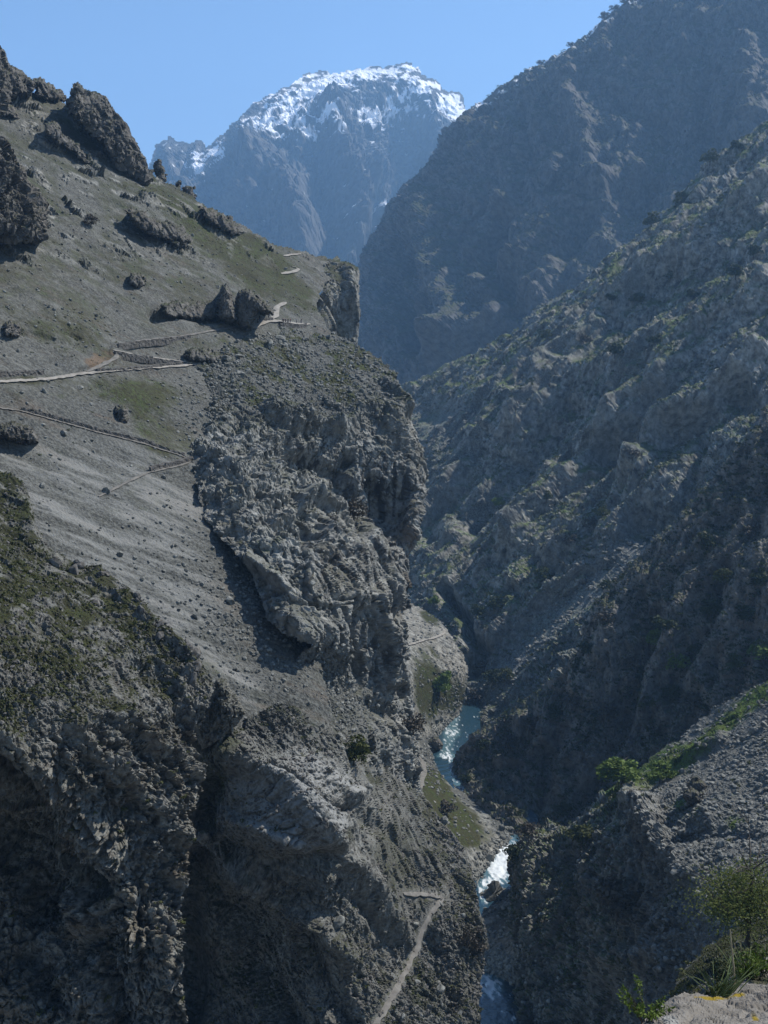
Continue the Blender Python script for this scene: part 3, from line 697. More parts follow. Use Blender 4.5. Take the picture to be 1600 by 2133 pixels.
def mask_spur(p, x, y, n, din):
    nn = fbm(p / 9, 3, 270, .6); nf = fbm(p / 2.4, 2, 271)
    top = sstep(930, 820, y) * sstep(900, 780, x)
    led = sstep(.60, .8, n[:, 2] + .25 * nn + .1 * nf)
    veg = led * (.5 * top + .45) * sstep(-.25, .25, nn + .1 * nf)
    veg = np.maximum(veg, .7 * np.clip(stroke(x, y, [(500, 1130), (560, 1145), (640, 1060), (680, 1010)], 10, 1), 0, 1) * sstep(.3, .5, n[:, 2]))
    steep = sstep(.55, .25, n[:, 2])
    zone = np.clip(1.2 * blob(x, y, 790, 1060, 75, 120, 0) + blob(x, y, 700, 1190, 60, 60) * .5 + blob(x, y, 650, 950, 60, 40) * .8 + blob(x, y, 840, 1350, 30, 140) * .8 + .7 * blob(x, y, 770, 1380, 40, 70), 0, 1)
    st = sstep(-.10, .14, fbm(rot_basis(p, 0, 0, 2.0, 2.0, 24), 4, 272, .6) + .1 * nn) * np.clip(1.3 * zone, 0, 1) * sstep(.7, .4, n[:, 2])
    warm = .55 * np.clip(1.3 * blob(x, y, 845, 1200, 20, 120) + blob(x, y, 830, 1120, 40, 60) * .8 + .35 * blob(x, y, 690, 1190, 70, 60), 0, 1) * sstep(-.2, .3, nn)
    return dict(veg=veg, scree=np.clip(.75 * top + .2 + blob(x, y, 690, 1470, 80, 110, -25), 0, 1), streak=.9 * st, warm=warm)
SPUR_R = [(640, 668), (690, 690), (718, 705), (745, 722), (775, 742), (806, 762), (826, 782), (832, 815), (842, 848), (858, 876), (868, 905), (868, 950), (876, 1000), (876, 1060), (874, 1095), (862, 1130), (853, 1160), (850, 1230), (848, 1290), (855, 1350), (852, 1410), (866, 1470), (866, 1530), (862, 1570), (876, 1625), (880, 1660)]
patch('rocky_spur', [(395, 775), (430, 752), (480, 720), (540, 692), (600, 684)] + SPUR_R + [(870, 1720), (760, 1720), (660, 1640), (610, 1500), (620, 1370), (640, 1335), (590, 1322), (556, 1290), (545, 1240), (522, 1190), (470, 1130), (430, 1085), (408, 1000), (402, 920), (398, 840)],
      [(398, 775, 247.5), (430, 752, 254), (540, 692, 297), (600, 684, 316), (690, 690, 340), (450, 800, 244), (600, 740, 290), (745, 722, 328), (826, 790, 303), (868, 950, 275), (874, 1095, 257), (852, 1250, 236), (855, 1450, 222), (876, 1640, 212), (600, 900, 241), (700, 850, 266), (800, 880, 268), (630, 960, 238),
       (720, 1000, 247), (800, 1000, 257), (738, 1060, 246), (800, 1100, 255), (500, 900, 224), (600, 1050, 203), (700, 1090, 222), (650, 1200, 181), (750, 1200, 207), (810, 1300, 218), (560, 1280, 173), (700, 1300, 182), (640, 1332, 170), (720, 1450, 184), (800, 1430, 206), (620, 1420, 170), (810, 1600, 196), (700, 1560, 164), (402, 960, 209), (430, 1085, 191.5), (530, 1220, 178), (400, 860, 231), (480, 1000, 199), (660, 1660, 150), (870, 1720, 200)],
      disp_spur, mask_spur, step=1.9, mat='spur', rag=6, rag_scale=16, skirt=.05, calm=[(PATH_PEOPLE, 9)], seed=11)

# ------------------------------------------------------------------ lower slope with the tilted slabs
TRAIL_LOW = [(770, 2150), (800, 2105), (835, 2040), (868, 1975), (884, 1925), (905, 1888), (925, 1870), (900, 1864), (865, 1862), (840, 1862)]
def disp_low(p, x, y, din):
    x, y = warp2(p, x, y, 15, 9)
    slab = np.clip(1.5 * blob(x, y, 600, 1690, 120, 70, 33) + 1.2 * blob(x, y, 680, 1620, 90, 30, 33), 0, 1)
    a = rocky(p, 4.2, 280, yaw=-35, pitch=-30, st=(1, 1, 2.0), amp=(1.0, .9, .8, .5), lump=1.0)
    s = rocky(p, 5.5, 290, yaw=-35, pitch=-32, st=(1.2, 1.2, .5), amp=(.75, .5, .28, .12), lump=.5)
    d = a * (1 - slab) + s * slab
    for pts, w, amp in (([(480, 1560), (560, 1600), (640, 1680), (680, 1720)], 30, 4.0), ([(470, 1700), (560, 1740), (640, 1760), (690, 1730)], 12, 1.2), ([(460, 1760), (560, 1800), (660, 1800), (700, 1780)], 20, -3.0), ([(560, 1590), (640, 1650), (700, 1690), (720, 1680)], 7, -2.4),
                        ([(640, 1600), (700, 1640), (750, 1660)], 16, 2.5), ([(500, 1800), (560, 1860), (660, 1920), (720, 1990)], 20, 3.6), ([(420, 1830), (520, 1950), (560, 2060), (600, 2140)], 34, -6), ([(640, 1960), (680, 2040), (720, 2133)], 22, -3.5), ([(700, 1760), (800, 1860), (850, 1960)], 18, 2.0),
                        ([(440, 1640), (420, 1720)], 22, -4.5), ([(395, 1780), (400, 1950), (390, 2133)], 26, -7), ([(960, 1800), (985, 1880), (1000, 1980)], 12, 2.0), ([(880, 1940), (930, 2020), (950, 2100)], 16, -2.5), ([(750, 1880), (800, 1960), (790, 2040)], 14, -2.2), ([(760, 1700), (830, 1760), (900, 1830)], 14, -1.6)):
        d += stroke(x, y, pts, w, amp)
    return d
def mask_low(p, x, y, n, din):
    nn = fbm(p / 7, 3, 295, .6); nf = fbm(p / 1.6, 2, 296)
    slab = np.clip(1.6 * blob(x, y, 600, 1690, 125, 75, 33) + 1.2 * blob(x, y, 690, 1620, 90, 30, 33), 0, 1)
    led = sstep(.55, .78, n[:, 2] + .3 * nn + .12 * nf) * (1 - .85 * slab)
    veg = .8 * led * sstep(-.3, .2, nn)
    veg = np.maximum(veg, sstep(.4, .75, 1.3 * blob(x, y, 440, 1640, 34, 70, 15) + .8 * blob(x, y, 480, 1560, 26, 16, -30) + .9 * blob(x, y, 780, 1620, 30, 14, 30) + .8 * blob(x, y, 720, 1740, 22, 40, -30) + .7 * blob(x, y, 560, 1430, 18, 26) + .3 * nn + .15 * nf))
    veg = np.maximum(veg, .6 * sstep(.3, .7, blob(x, y, 820, 1790, 70, 60, 40) + .6 * blob(x, y, 890, 2060, 70, 60) + .4 * nn))
    steep = sstep(.5, .2, n[:, 2])
    st = .8 * sstep(.12, .36, fbm(rot_basis(p, 0, 0, 1.6, 1.6, 14), 4, 297, .6)) * steep * np.clip(blob(x, y, 560, 2010, 160, 130) * 1.2, 0, 1)
    return dict(veg=veg * (1 - .5 * steep), scree=np.clip(.35 + .5 * blob(x, y, 560, 1480, 60, 60) - slab * .35, 0, 1), streak=st, dust_pale=.85 * slab * sstep(.2, .55, n[:, 2] + .2 * nn), warm=.45 * steep * sstep(.0, .4, nn) * blob(x, y, 540, 1960, 120, 110))  # slab coloured paler where it faces up
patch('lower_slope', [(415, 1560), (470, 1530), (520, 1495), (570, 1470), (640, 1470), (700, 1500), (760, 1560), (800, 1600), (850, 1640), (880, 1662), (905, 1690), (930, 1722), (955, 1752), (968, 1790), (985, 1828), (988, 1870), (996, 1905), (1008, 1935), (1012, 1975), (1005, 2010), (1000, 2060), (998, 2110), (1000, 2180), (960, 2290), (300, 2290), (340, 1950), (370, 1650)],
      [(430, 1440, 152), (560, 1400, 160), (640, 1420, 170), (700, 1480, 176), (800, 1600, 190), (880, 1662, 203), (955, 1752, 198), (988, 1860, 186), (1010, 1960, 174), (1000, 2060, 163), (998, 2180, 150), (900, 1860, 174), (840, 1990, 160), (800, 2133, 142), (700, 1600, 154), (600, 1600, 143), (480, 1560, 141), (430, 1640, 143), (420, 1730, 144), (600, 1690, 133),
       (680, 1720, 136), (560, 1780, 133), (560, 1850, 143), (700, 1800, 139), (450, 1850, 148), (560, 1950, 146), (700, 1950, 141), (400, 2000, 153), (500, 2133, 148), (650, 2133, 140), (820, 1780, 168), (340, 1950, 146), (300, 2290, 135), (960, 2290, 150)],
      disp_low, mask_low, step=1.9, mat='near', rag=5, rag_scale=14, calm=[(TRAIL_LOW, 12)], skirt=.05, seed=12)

# ------------------------------------------------------------------ near ridge on the left
def disp_near(p, x, y, din):
    x, y = warp2(p, x, y, 18, 7)
    scrub = sstep(1640, 1480, y + .25 * x)
    a = rocky(p, 2.8, 300, yaw=-30, pitch=-35, st=(1, 1, 2), amp=(1.0, .9, .8, .6), lump=1.0)
    b = rocky(p, 4.6, 310, yaw=20, pitch=-20, st=(1, 1, 1.2), amp=(1.0, .9, .75, .5), lump=1.2)
    d = a * scrub * .9 + 1.5 * b * (1 - scrub)
    for pts, w, amp in (([(10, 1010), (50, 1060), (60, 1120)], 24, 2.0), ([(200, 1200), (280, 1270), (340, 1320), (400, 1390)], 16, 1.6), ([(0, 1600), (60, 1690), (130, 1780), (200, 1850)], 30, -4.2), ([(0, 1740), (60, 1800), (100, 1880)], 40, -4.5), ([(0, 1520), (80, 1600), (200, 1740), (260, 1800)], 26, 1.4),
                        ([(150, 1500), (230, 1600), (330, 1680), (380, 1740)], 18, 1.6), ([(120, 1780), (160, 1840), (180, 1930)], 22, 3.0), ([(240, 1500), (330, 1560), (400, 1600)], 20, 1.8), ([(330, 1900), (345, 2020)], 20, 1.4), ([(200, 1960), (230, 2060), (260, 2133)], 26, -3.5), ([(60, 2000), (100, 2080)], 30, -3), ([(290, 1380), (350, 1450), (410, 1540)], 18, -1.5)):
        d += stroke(x, y, pts, w, amp)
    return d
def mask_near(p, x, y, n, din):
    nn = fbm(p / 5, 3, 315, .6); nf = fbm(p / 1.1, 3, 316)
    scrub = sstep(1700, 1480, y + .3 * x)
    led = sstep(.45, .75, n[:, 2] + .35 * nn + .2 * nf)
    veg = led * (.95 * scrub + .35) * sstep(-.45, .05, nn + .2 * nf)
    return dict(veg=veg, scree=.3 * scrub, warm=.3 * sstep(.0, .4, nn) * (1 - scrub))
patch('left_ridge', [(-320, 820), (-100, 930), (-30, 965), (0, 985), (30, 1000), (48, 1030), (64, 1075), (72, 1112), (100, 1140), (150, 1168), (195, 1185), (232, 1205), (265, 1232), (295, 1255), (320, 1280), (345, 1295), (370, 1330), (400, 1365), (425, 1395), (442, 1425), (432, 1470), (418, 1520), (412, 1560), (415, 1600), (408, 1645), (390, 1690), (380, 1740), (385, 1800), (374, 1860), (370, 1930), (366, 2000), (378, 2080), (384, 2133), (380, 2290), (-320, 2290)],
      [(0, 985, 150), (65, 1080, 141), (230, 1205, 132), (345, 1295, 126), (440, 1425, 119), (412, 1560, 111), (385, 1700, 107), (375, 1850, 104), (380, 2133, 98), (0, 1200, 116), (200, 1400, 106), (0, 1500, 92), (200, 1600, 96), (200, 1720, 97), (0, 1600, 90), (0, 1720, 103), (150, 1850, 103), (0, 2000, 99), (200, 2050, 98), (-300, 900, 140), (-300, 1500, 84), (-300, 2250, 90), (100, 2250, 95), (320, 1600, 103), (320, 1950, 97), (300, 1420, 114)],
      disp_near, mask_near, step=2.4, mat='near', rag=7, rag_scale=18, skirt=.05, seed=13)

# ------------------------------------------------------------------ near right slope: rock bluff and talus
def disp_bluff(p, x, y, din):
    x, y = warp2(p, x, y, 16, 14)
    cliff = np.clip(sstep(1460, 1330, x + (y - 1850) * -.35) + .8 * blob(x, y, 1350, 1720, 110, 70, 0) + .6 * blob(x, y, 1400, 1590, 60, 30, -30) + .5 * blob(x, y, 1500, 1520, 70, 24, -35), 0, 1)
    a = rocky(p, 7.0, 320, yaw=25, pitch=20, st=(1, 1, 1.8), amp=(1.1, 1.0, .9, .6), lump=1.2)
    t = rocky(p, 1.9, 330, amp=(1.2, 1.1, .9, .5), lump=.8)
    d = 1.5 * a * cliff + t * (1 - cliff) * .95
    for pts, w, amp in (([(1120, 1760), (1100, 1880), (1130, 2000), (1140, 2133)], 26, 2.5), ([(1200, 1780), (1190, 1900), (1210, 2050)], 18, -4), ([(1280, 1760), (1260, 1880), (1270, 2000)], 16, 2.5), ([(1330, 1680), (1380, 1760), (1440, 1830)], 24, 3.0), ([(1360, 1860), (1400, 1800)], 12, -2), ([(1230, 2040), (1300, 2000), (1350, 1990)], 22, 3), ([(1210, 2133), (1260, 2070)], 18, -4), ([(1480, 1480), (1420, 1560), (1350, 1620)], 18, -1.8), ([(1390, 1590), (1450, 1560), (1500, 1540)], 14, 3.5), ([(1300, 1650), (1330, 1690), (1380, 1740)], 20, 3.5), ([(1480, 1700), (1540, 1640), (1620, 1600)], 20, 2.5), ([(1400, 1760), (1470, 1740), (1560, 1740)], 16, -2.5), ([(1330, 1640), (1420, 1580)], 10, -2.0)):
        d += stroke(x, y, pts, w, amp)
    return d
def mask_bluff(p, x, y, n, din):
    nn = fbm(p / 8, 3, 335, .6); nf = fbm(p / 2, 3, 336)
    g = 1.3 * stroke(x, y, [(1620, 1420), (1540, 1480), (1470, 1545), (1400, 1600)], 24, 1) + 1.0 * stroke(x, y, [(1400, 1570), (1330, 1620), (1280, 1660)], 30, 1) + .7 * blob(x, y, 1420, 1680, 50, 30) + .8 * blob(x, y, 1400, 1870, 40, 20, -20) + .55 * blob(x, y, 1520, 1700, 70, 40)
    veg = sstep(.45, .85, g + .4 * nn + .2 * nf)
    veg = np.maximum(veg, .75 * sstep(.62, .85, n[:, 2] + .35 * nn) * sstep(1350, 1250, x))
    return dict(veg=veg, scree=.7 * sstep(1340, 1440, x), warm=.32 * sstep(.1, .4, nn) * sstep(1400, 1200, x))
patch('talus_slope', [(1950, 1250), (1750, 1350), (1660, 1395), (1600, 1418), (1540, 1450), (1480, 1475), (1430, 1525), (1385, 1560), (1345, 1590), (1300, 1640), (1260, 1665), (1215, 1700), (1180, 1722), (1145, 1712), (1115, 1735), (1085, 1752), (1064, 1785), (1060, 1835), (1070, 1890), (1066, 1935), (1080, 1990), (1076, 2060), (1090, 2133), (1090, 2300), (1950, 2300)],
      [(1600, 1420, 282), (1400, 1560, 290), (1300, 1640, 286), zc(1130, 1730, -121), zc(1064, 1800, -128), zc(1075, 1950, -139), zc(1090, 2133, -150), (1330, 1690, 242), (1500, 1650, 228), (1600, 1700, 203), (1300, 1850, 228), (1180, 1850, 248), zc(1180, 2050, -140), (1250, 2000, 222), (1400, 1850, 200), (1550, 1850, 172), (1350, 2050, 194), (1300, 2133, 196), (1450, 2000, 172), (1950, 1250, 270), (1950, 1700, 165), (1950, 2300, 120), (1500, 2300, 140), (1200, 2300, 205)],
      disp_bluff, mask_bluff, step=2.1, mat='talus', rag=6, rag_scale=16, skirt=.05, seed=14)

# ------------------------------------------------------------------ grassy rib below the viewpoint
def disp_rib(p, x, y, din):
    return rocky(p, 2.0, 340, yaw=20, pitch=20, st=(1, 1, 1.8), amp=(1.0, .9, .7, .4)) * np.clip(.3 + din / 20, .3, 1)
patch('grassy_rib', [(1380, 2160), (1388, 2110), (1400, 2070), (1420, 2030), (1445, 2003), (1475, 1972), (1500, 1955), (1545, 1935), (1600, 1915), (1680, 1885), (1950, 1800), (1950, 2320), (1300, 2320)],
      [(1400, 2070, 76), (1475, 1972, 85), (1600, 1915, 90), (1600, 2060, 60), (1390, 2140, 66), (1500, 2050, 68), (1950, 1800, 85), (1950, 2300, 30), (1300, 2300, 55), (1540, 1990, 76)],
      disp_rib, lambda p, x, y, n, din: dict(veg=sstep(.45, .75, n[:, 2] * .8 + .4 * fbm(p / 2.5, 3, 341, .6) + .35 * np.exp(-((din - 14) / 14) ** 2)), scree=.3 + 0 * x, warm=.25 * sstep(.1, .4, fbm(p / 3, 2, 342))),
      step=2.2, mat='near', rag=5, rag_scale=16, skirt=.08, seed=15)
print('triangles in terrain', TRIS[0])


# ------------------------------------------------------------------ the viewpoint rock in the corner
MAT['fore'] = terrain_material('limestone_close', .05, dark=(.15, .143, .13), light=(.32, .305, .28), warm=(.26, .19, .02), bump=.6)
def disp_fore(p, x, y, din):
    return (.3 * rocky(p, .5, 350, amp=(.8, .7, .4, .3)) + .004 * fbm(p / .03, 3, 351) + stroke(x, y, [(1400, 2133), (1460, 2105), (1540, 2120), (1600, 2100)], 6, -.03)) * np.clip(.3 + din / 14, .3, 1)
def mask_fore(p, x, y, n, din):
    nn = .4 * fbm(p / .12, 3, 352)
    return dict(warm=sstep(.45, .7, blob(x, y, 1478, 2083, 36, 8, 4) + .6 * blob(x, y, 1540, 2080, 30, 6) + .7 * blob(x, y, 1572, 2128, 14, 8) + nn), scree=.2 + 0 * x, veg=.8 * sstep(.5, .8, blob(x, y, 1580, 2040, 40, 14) + nn), dust_pale=.8 * sstep(.5, .7, blob(x, y, 1395, 2124, 24, 10) + .3 * nn))
patch('viewpoint_rock', [(1320, 2160), (1348, 2122), (1372, 2100), (1405, 2078), (1425, 2071), (1450, 2073), (1480, 2080), (1520, 2078), (1545, 2050), (1560, 2025), (1585, 2000), (1620, 1985), (1760, 1960), (1800, 2340), (1260, 2340)],
      [(1360, 2110, 4.7), (1420, 2075, 5.0), (1500, 2085, 5.1), (1600, 2060, 5.4), (1450, 2133, 4.3), (1600, 2133, 4.4), (1600, 1995, 6.2), (1760, 1960, 6.2), (1800, 2340, 2.9), (1300, 2340, 3.0), (1550, 2045, 5.7)],
      disp_fore, mask_fore, step=1.8, mat='fore', rag=3, rag_scale=14, skirt=.06, seed=16, lean=.1)

# ------------------------------------------------------------------ crags, pinnacles and boulders that stand out of the slopes
def crag(name, label, poly, ybase, h, wd, big, base='left', D0=None, mat='crag', steep=.55, st=2.0, seed=0, cat='rock', group=None, step=1.8, pitch=0, lift=1.0):
    if D0: dep = lambda x, y: np.full(np.shape(x), float(D0))
    else: dep = lambda x, y: plane_left(x, steep * ybase + (1 - steep) * y)
    def dsp(p, x, y, din):
        return 1.6 * lift * rocky(p, big, seed + 400, yaw=25, pitch=pitch + 12, st=(1, 1, st * 1.5), amp=(1.2, .75, .7, .4), lump=.7) * np.clip(.35 + din / 10, .35, 1)
    o = patch(name, poly, dep, dsp, lambda p, x, y, n, din: dict(veg=.7 * sstep(.66, .85, n[:, 2] + .25 * perlin(p / 4, seed)), scree=.15 + 0 * x, streak=.45 * sstep(.2, .45, fbm(rot_basis(p, 0, 0, 2, 2, 12), 3, seed + 1)) * sstep(.4, .1, n[:, 2])),
              step=step, mat=mat, rag=6, rag_scale=11, bulge=(h, wd), skirt=.02, seed=seed + 20)
    del o['kind']
    return tag(o, label, cat, group)
G1 = 'rock outcrops on the left hillside'
crag('rock_crag', 'jagged dark crag with pointed tip on the left skyline', [(138, 218), (147, 190), (152, 178), (162, 171), (171, 180), (178, 188), (190, 190), (205, 197), (220, 205), (226, 222), (242, 240), (256, 262), (266, 285), (276, 300), (287, 316), (300, 324), (306, 345), (320, 354), (322, 392), (302, 388), (276, 368), (256, 348), (236, 342), (214, 300), (184, 272), (160, 258), (146, 240)], 345, 15, 26, 8, seed=1, group=G1)
crag('rock_crag', 'low rounded crag on the skyline left of the pointed crag', [(68, 172), (84, 162), (105, 176), (125, 186), (140, 205), (132, 213), (100, 211), (74, 202)], 212, 8, 14, 6, seed=2, group=G1)
crag('rock_crag', 'stepped crag at the top left edge of the hillside', [(-70, 80), (0, 98), (12, 106), (18, 134), (45, 144), (58, 158), (72, 182), (58, 205), (32, 196), (12, 242), (-70, 250)], 240, 13, 24, 7, seed=3, group=G1)
crag('rock_crag', 'broad dark crag cut by the left edge above the scree', [(-80, 270), (0, 288), (20, 300), (35, 333), (52, 350), (62, 380), (80, 400), (95, 430), (102, 468), (90, 495), (70, 510), (30, 507), (0, 495), (-80, 475)], 505, 17, 30, 8, seed=4, group=G1)
crag('rock_outcrop', 'long grey rock band in the middle of the turf slope', [(262, 434), (290, 437), (312, 454), (340, 458), (380, 470), (397, 495), (388, 514), (365, 520), (340, 498), (300, 482), (274, 462)], 515, 7, 14, 4.5, seed=5, group=G1)
crag('rock_outcrop', 'dark rock band on the skyline right of the stub rocks', [(418, 428), (440, 436), (470, 448), (500, 468), (507, 486), (485, 492), (450, 472), (425, 452)], 488, 6, 11, 4, seed=6, group=G1)
crag('rock_outcrop', 'broken grey outcrop below the pointed crag', [(95, 258), (118, 255), (132, 278), (160, 298), (176, 318), (192, 342), (176, 340), (150, 318), (114, 294), (92, 275)], 340, 7, 12, 4.5, seed=7, group=G1)
crag('rock_outcrop', 'small dark outcrop at the left edge below the skyline crag', [(-10, 214), (12, 208), (30, 225), (45, 246), (28, 250), (5, 238)], 250, 6, 10, 4, seed=17, group=G1)
crag('rock_pinnacle', 'tall dark rock tooth standing alone on the skyline', [(321, 338), (329, 329), (337, 334), (341, 355), (348, 375), (342, 387), (326, 376)], 380, 5, 9, 4, D0=388, seed=8, group=G1)
crag('rock_pinnacle', 'short blocky rock stub on the skyline beside the thin spike', [(381, 396), (390, 387), (403, 392), (406, 412), (394, 417), (383, 408)], 412, 4, 8, 3.5, D0=386, seed=9, group=G1)
crag('rock_pinnacle', 'thin rock spike on the skyline left of the stub', [(368, 388), (373, 374), (378, 388), (381, 412), (371, 410)], 410, 3, 6, 3, D0=384, seed=10, group=G1)
crag('rock_pinnacle', 'pale double pinnacle standing left of the hikers', [(452, 645), (458, 612), (463, 594), (474, 588), (480, 610), (490, 645), (494, 666), (472, 674), (450, 664)], 668, 6, 12, 4, D0=284, seed=11, group=G1, lift=.5)
crag('rock_pinnacle', 'tall jagged rock tower beside the path near the hikers', [(486, 655), (494, 622), (498, 608), (508, 602), (526, 608), (545, 622), (560, 638), (572, 652), (556, 656), (538, 646), (530, 664), (522, 686), (502, 688), (484, 676)], 685, 8, 14, 4.5, D0=291, seed=12, group=G1, lift=.55)
crag('rock_outcrop', 'dark undercut rock wall above the upper zigzag', [(334, 636), (360, 627), (400, 631), (450, 627), (464, 640), (456, 660), (420, 665), (370, 661), (345, 652)], 662, 2.2, 8, 3.2, seed=13, group=G1, lift=.6)
crag('rock_outcrop', 'low rock band above the end of the main path', [(384, 740), (400, 724), (430, 727), (450, 734), (480, 731), (492, 745), (460, 757), (420, 753), (395, 753)], 754, 4, 10, 3, seed=14, group=G1, lift=.7)
crag('boulder', 'pale upright boulder on the scree below the main path', [(236, 870), (245, 850), (258, 844), (268, 858), (267, 880), (255, 890), (240, 884)], 886, 4, 11, 2.4, D0=208, steep=1, seed=15, group='boulders on the scree')
crag('boulder', 'dark boulder cluster on the scree at the left edge', [(-40, 892), (-5, 893), (15, 881), (35, 877), (60, 889), (78, 904), (82, 922), (60, 927), (30, 920), (0, 914), (-40, 912)], 922, 4, 11, 2.6, seed=16, group='boulders on the scree')
crag('boulder', 'split boulder lying in the middle of the upper scree', [(265, 577), (280, 566), (298, 574), (304, 592), (286, 599), (269, 591)], 597, 3.5, 10, 2.4, seed=18, group='boulders on the scree')
crag('boulder', 'rounded boulder beside the turf near the left edge', [(8, 678), (22, 668), (40, 676), (46, 692), (30, 706), (12, 700)], 705, 3.5, 10, 2.4, seed=19, group='boulders on the scree')
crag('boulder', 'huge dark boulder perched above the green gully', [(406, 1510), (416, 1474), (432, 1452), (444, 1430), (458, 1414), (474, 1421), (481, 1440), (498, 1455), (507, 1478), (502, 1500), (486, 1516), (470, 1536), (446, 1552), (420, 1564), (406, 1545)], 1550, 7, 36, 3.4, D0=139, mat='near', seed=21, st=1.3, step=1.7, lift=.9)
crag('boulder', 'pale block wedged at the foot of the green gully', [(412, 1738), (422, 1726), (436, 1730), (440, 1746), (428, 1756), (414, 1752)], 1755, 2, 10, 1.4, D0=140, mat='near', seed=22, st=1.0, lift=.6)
crag('boulder', 'rounded brown boulder at the river edge beyond the spur', [(890, 1544), (900, 1536), (915, 1538), (923, 1550), (918, 1560), (902, 1562), (892, 1555)], 1560, 5, 12, 2.5, D0=float(plane_z(905, 1556, -149)), seed=23, st=1.0, lift=.5)
crag('boulder', 'dark boulder half buried in the talus by the bushes', [(1428, 1630), (1445, 1620), (1466, 1626), (1472, 1642), (1456, 1652), (1434, 1648)], 1650, 5, 12, 2.5, D0=236, seed=24, st=1.2, lift=.7)
crag('boulder', 'dark angular boulder on the turf strip above the talus', [(1424, 1646), (1440, 1640), (1462, 1654), (1458, 1672), (1440, 1680), (1428, 1668)], 1678, 4, 10, 2.2, D0=226, seed=25, st=1.2, lift=.7)
crag('rock_outcrop', 'brown rounded outcrop below the lone green tree', [(1158, 1250), (1170, 1230), (1190, 1208), (1212, 1192), (1230, 1200), (1226, 1214), (1205, 1228), (1180, 1244)], 1245, 7, 14, 4, D0=float(plane_right(1190, 1235)), mat='right', seed=26, st=1.4, lift=.7)

# ------------------------------------------------------------------ paths and trails
def resample(pts, n):
    P = np.array(pts, float); d = np.r_[0, np.cumsum(np.hypot(*np.diff(P, axis=0).T))]
    t = np.linspace(0, d[-1], n)
    return np.interp(t, d, P[:, 0]), np.interp(t, d, P[:, 1])
def smooth1(a, k=3):
    for _ in range(k):
        b = a.copy(); b[1:-1] = .25 * a[:-2] + .5 * a[1:-1] + .25 * a[2:]; a = b
    return a
def ribbon(name, host, pts, width, mat='path', lift=.22, n=None, tilt=.5):
    n = n or max(12, int(np.hypot(*np.diff(np.array(pts, float), axis=0).T).sum() / 4))
    x, y = resample(pts, n)
    x = smooth1(x, 3); y = smooth1(y, 3)
    P = smooth1(np.array([on(host, a, b) for a, b in zip(x, y)]), 4)
    nr = smooth1(np.array([np.array(on_n(host, a, b)) for a, b in zip(x, y)]), 8)
    nr = nr * tilt + np.array([0, 0, 1]) * (1 - tilt); nr /= np.linalg.norm(nr, axis=1, keepdims=True)
    t = np.gradient(P, axis=0); t /= np.linalg.norm(t, axis=1, keepdims=True) + 1e-9
    s_ = np.cross(t, nr); s_ /= np.linalg.norm(s_, axis=1, keepdims=True) + 1e-9
    V = []; K = 5
    for i in range(n):
        w = width * (1 + .3 * math.sin(i * .9) * math.sin(i * .37 + 1)) * min(1, .35 + .25 * min(i, n - 1 - i))
        for k in range(K):
            f = k / (K - 1) - .5
            V.append(P[i] + s_[i] * w * f + nr[i] * (lift - .10 * (abs(f) * 2) ** 2) + RNG.normal(0, .03, 3))
    F = [(i * K + k, i * K + k + 1, (i + 1) * K + k + 1, (i + 1) * K + k) for i in range(n - 1) for k in range(K - 1)]
    o = link(name, mesh_from(name, V, F, MAT[mat], True))
    return tag(o, kind='structure')
ribbon('path', 'left_hillside', PATH_MAIN, 1.4)
ribbon('path', 'left_hillside', PATH_ZIG, .9)
ribbon('path', 'left_hillside', PATH_ZIG2, 1.1, 'trail')
ribbon('path', 'left_hillside', PATH_ZIG3, .8, 'trail')
ribbon('path', 'left_hillside', PATH_PEOPLE, 2.6)
ribbon('path', 'left_hillside', PATH_UP, 2.4)
ribbon('path', 'left_hillside', PATH_BEND, 2.0)
ribbon('path', 'left_hillside', [(590, 532), (606, 531), (625, 530)], 1.6)
ribbon('path', 'left_hillside', PATH_LOW, .55, 'trail')
ribbon('path', 'lower_slope', TRAIL_LOW, 1.1, 'trail', lift=.2)
ribbon('path', 'river_bank', TRAIL_BANK, 1.5, lift=.5)
ribbon('path', 'river_bank', TRAIL_FAN, 2.0, 'trail', lift=.5)

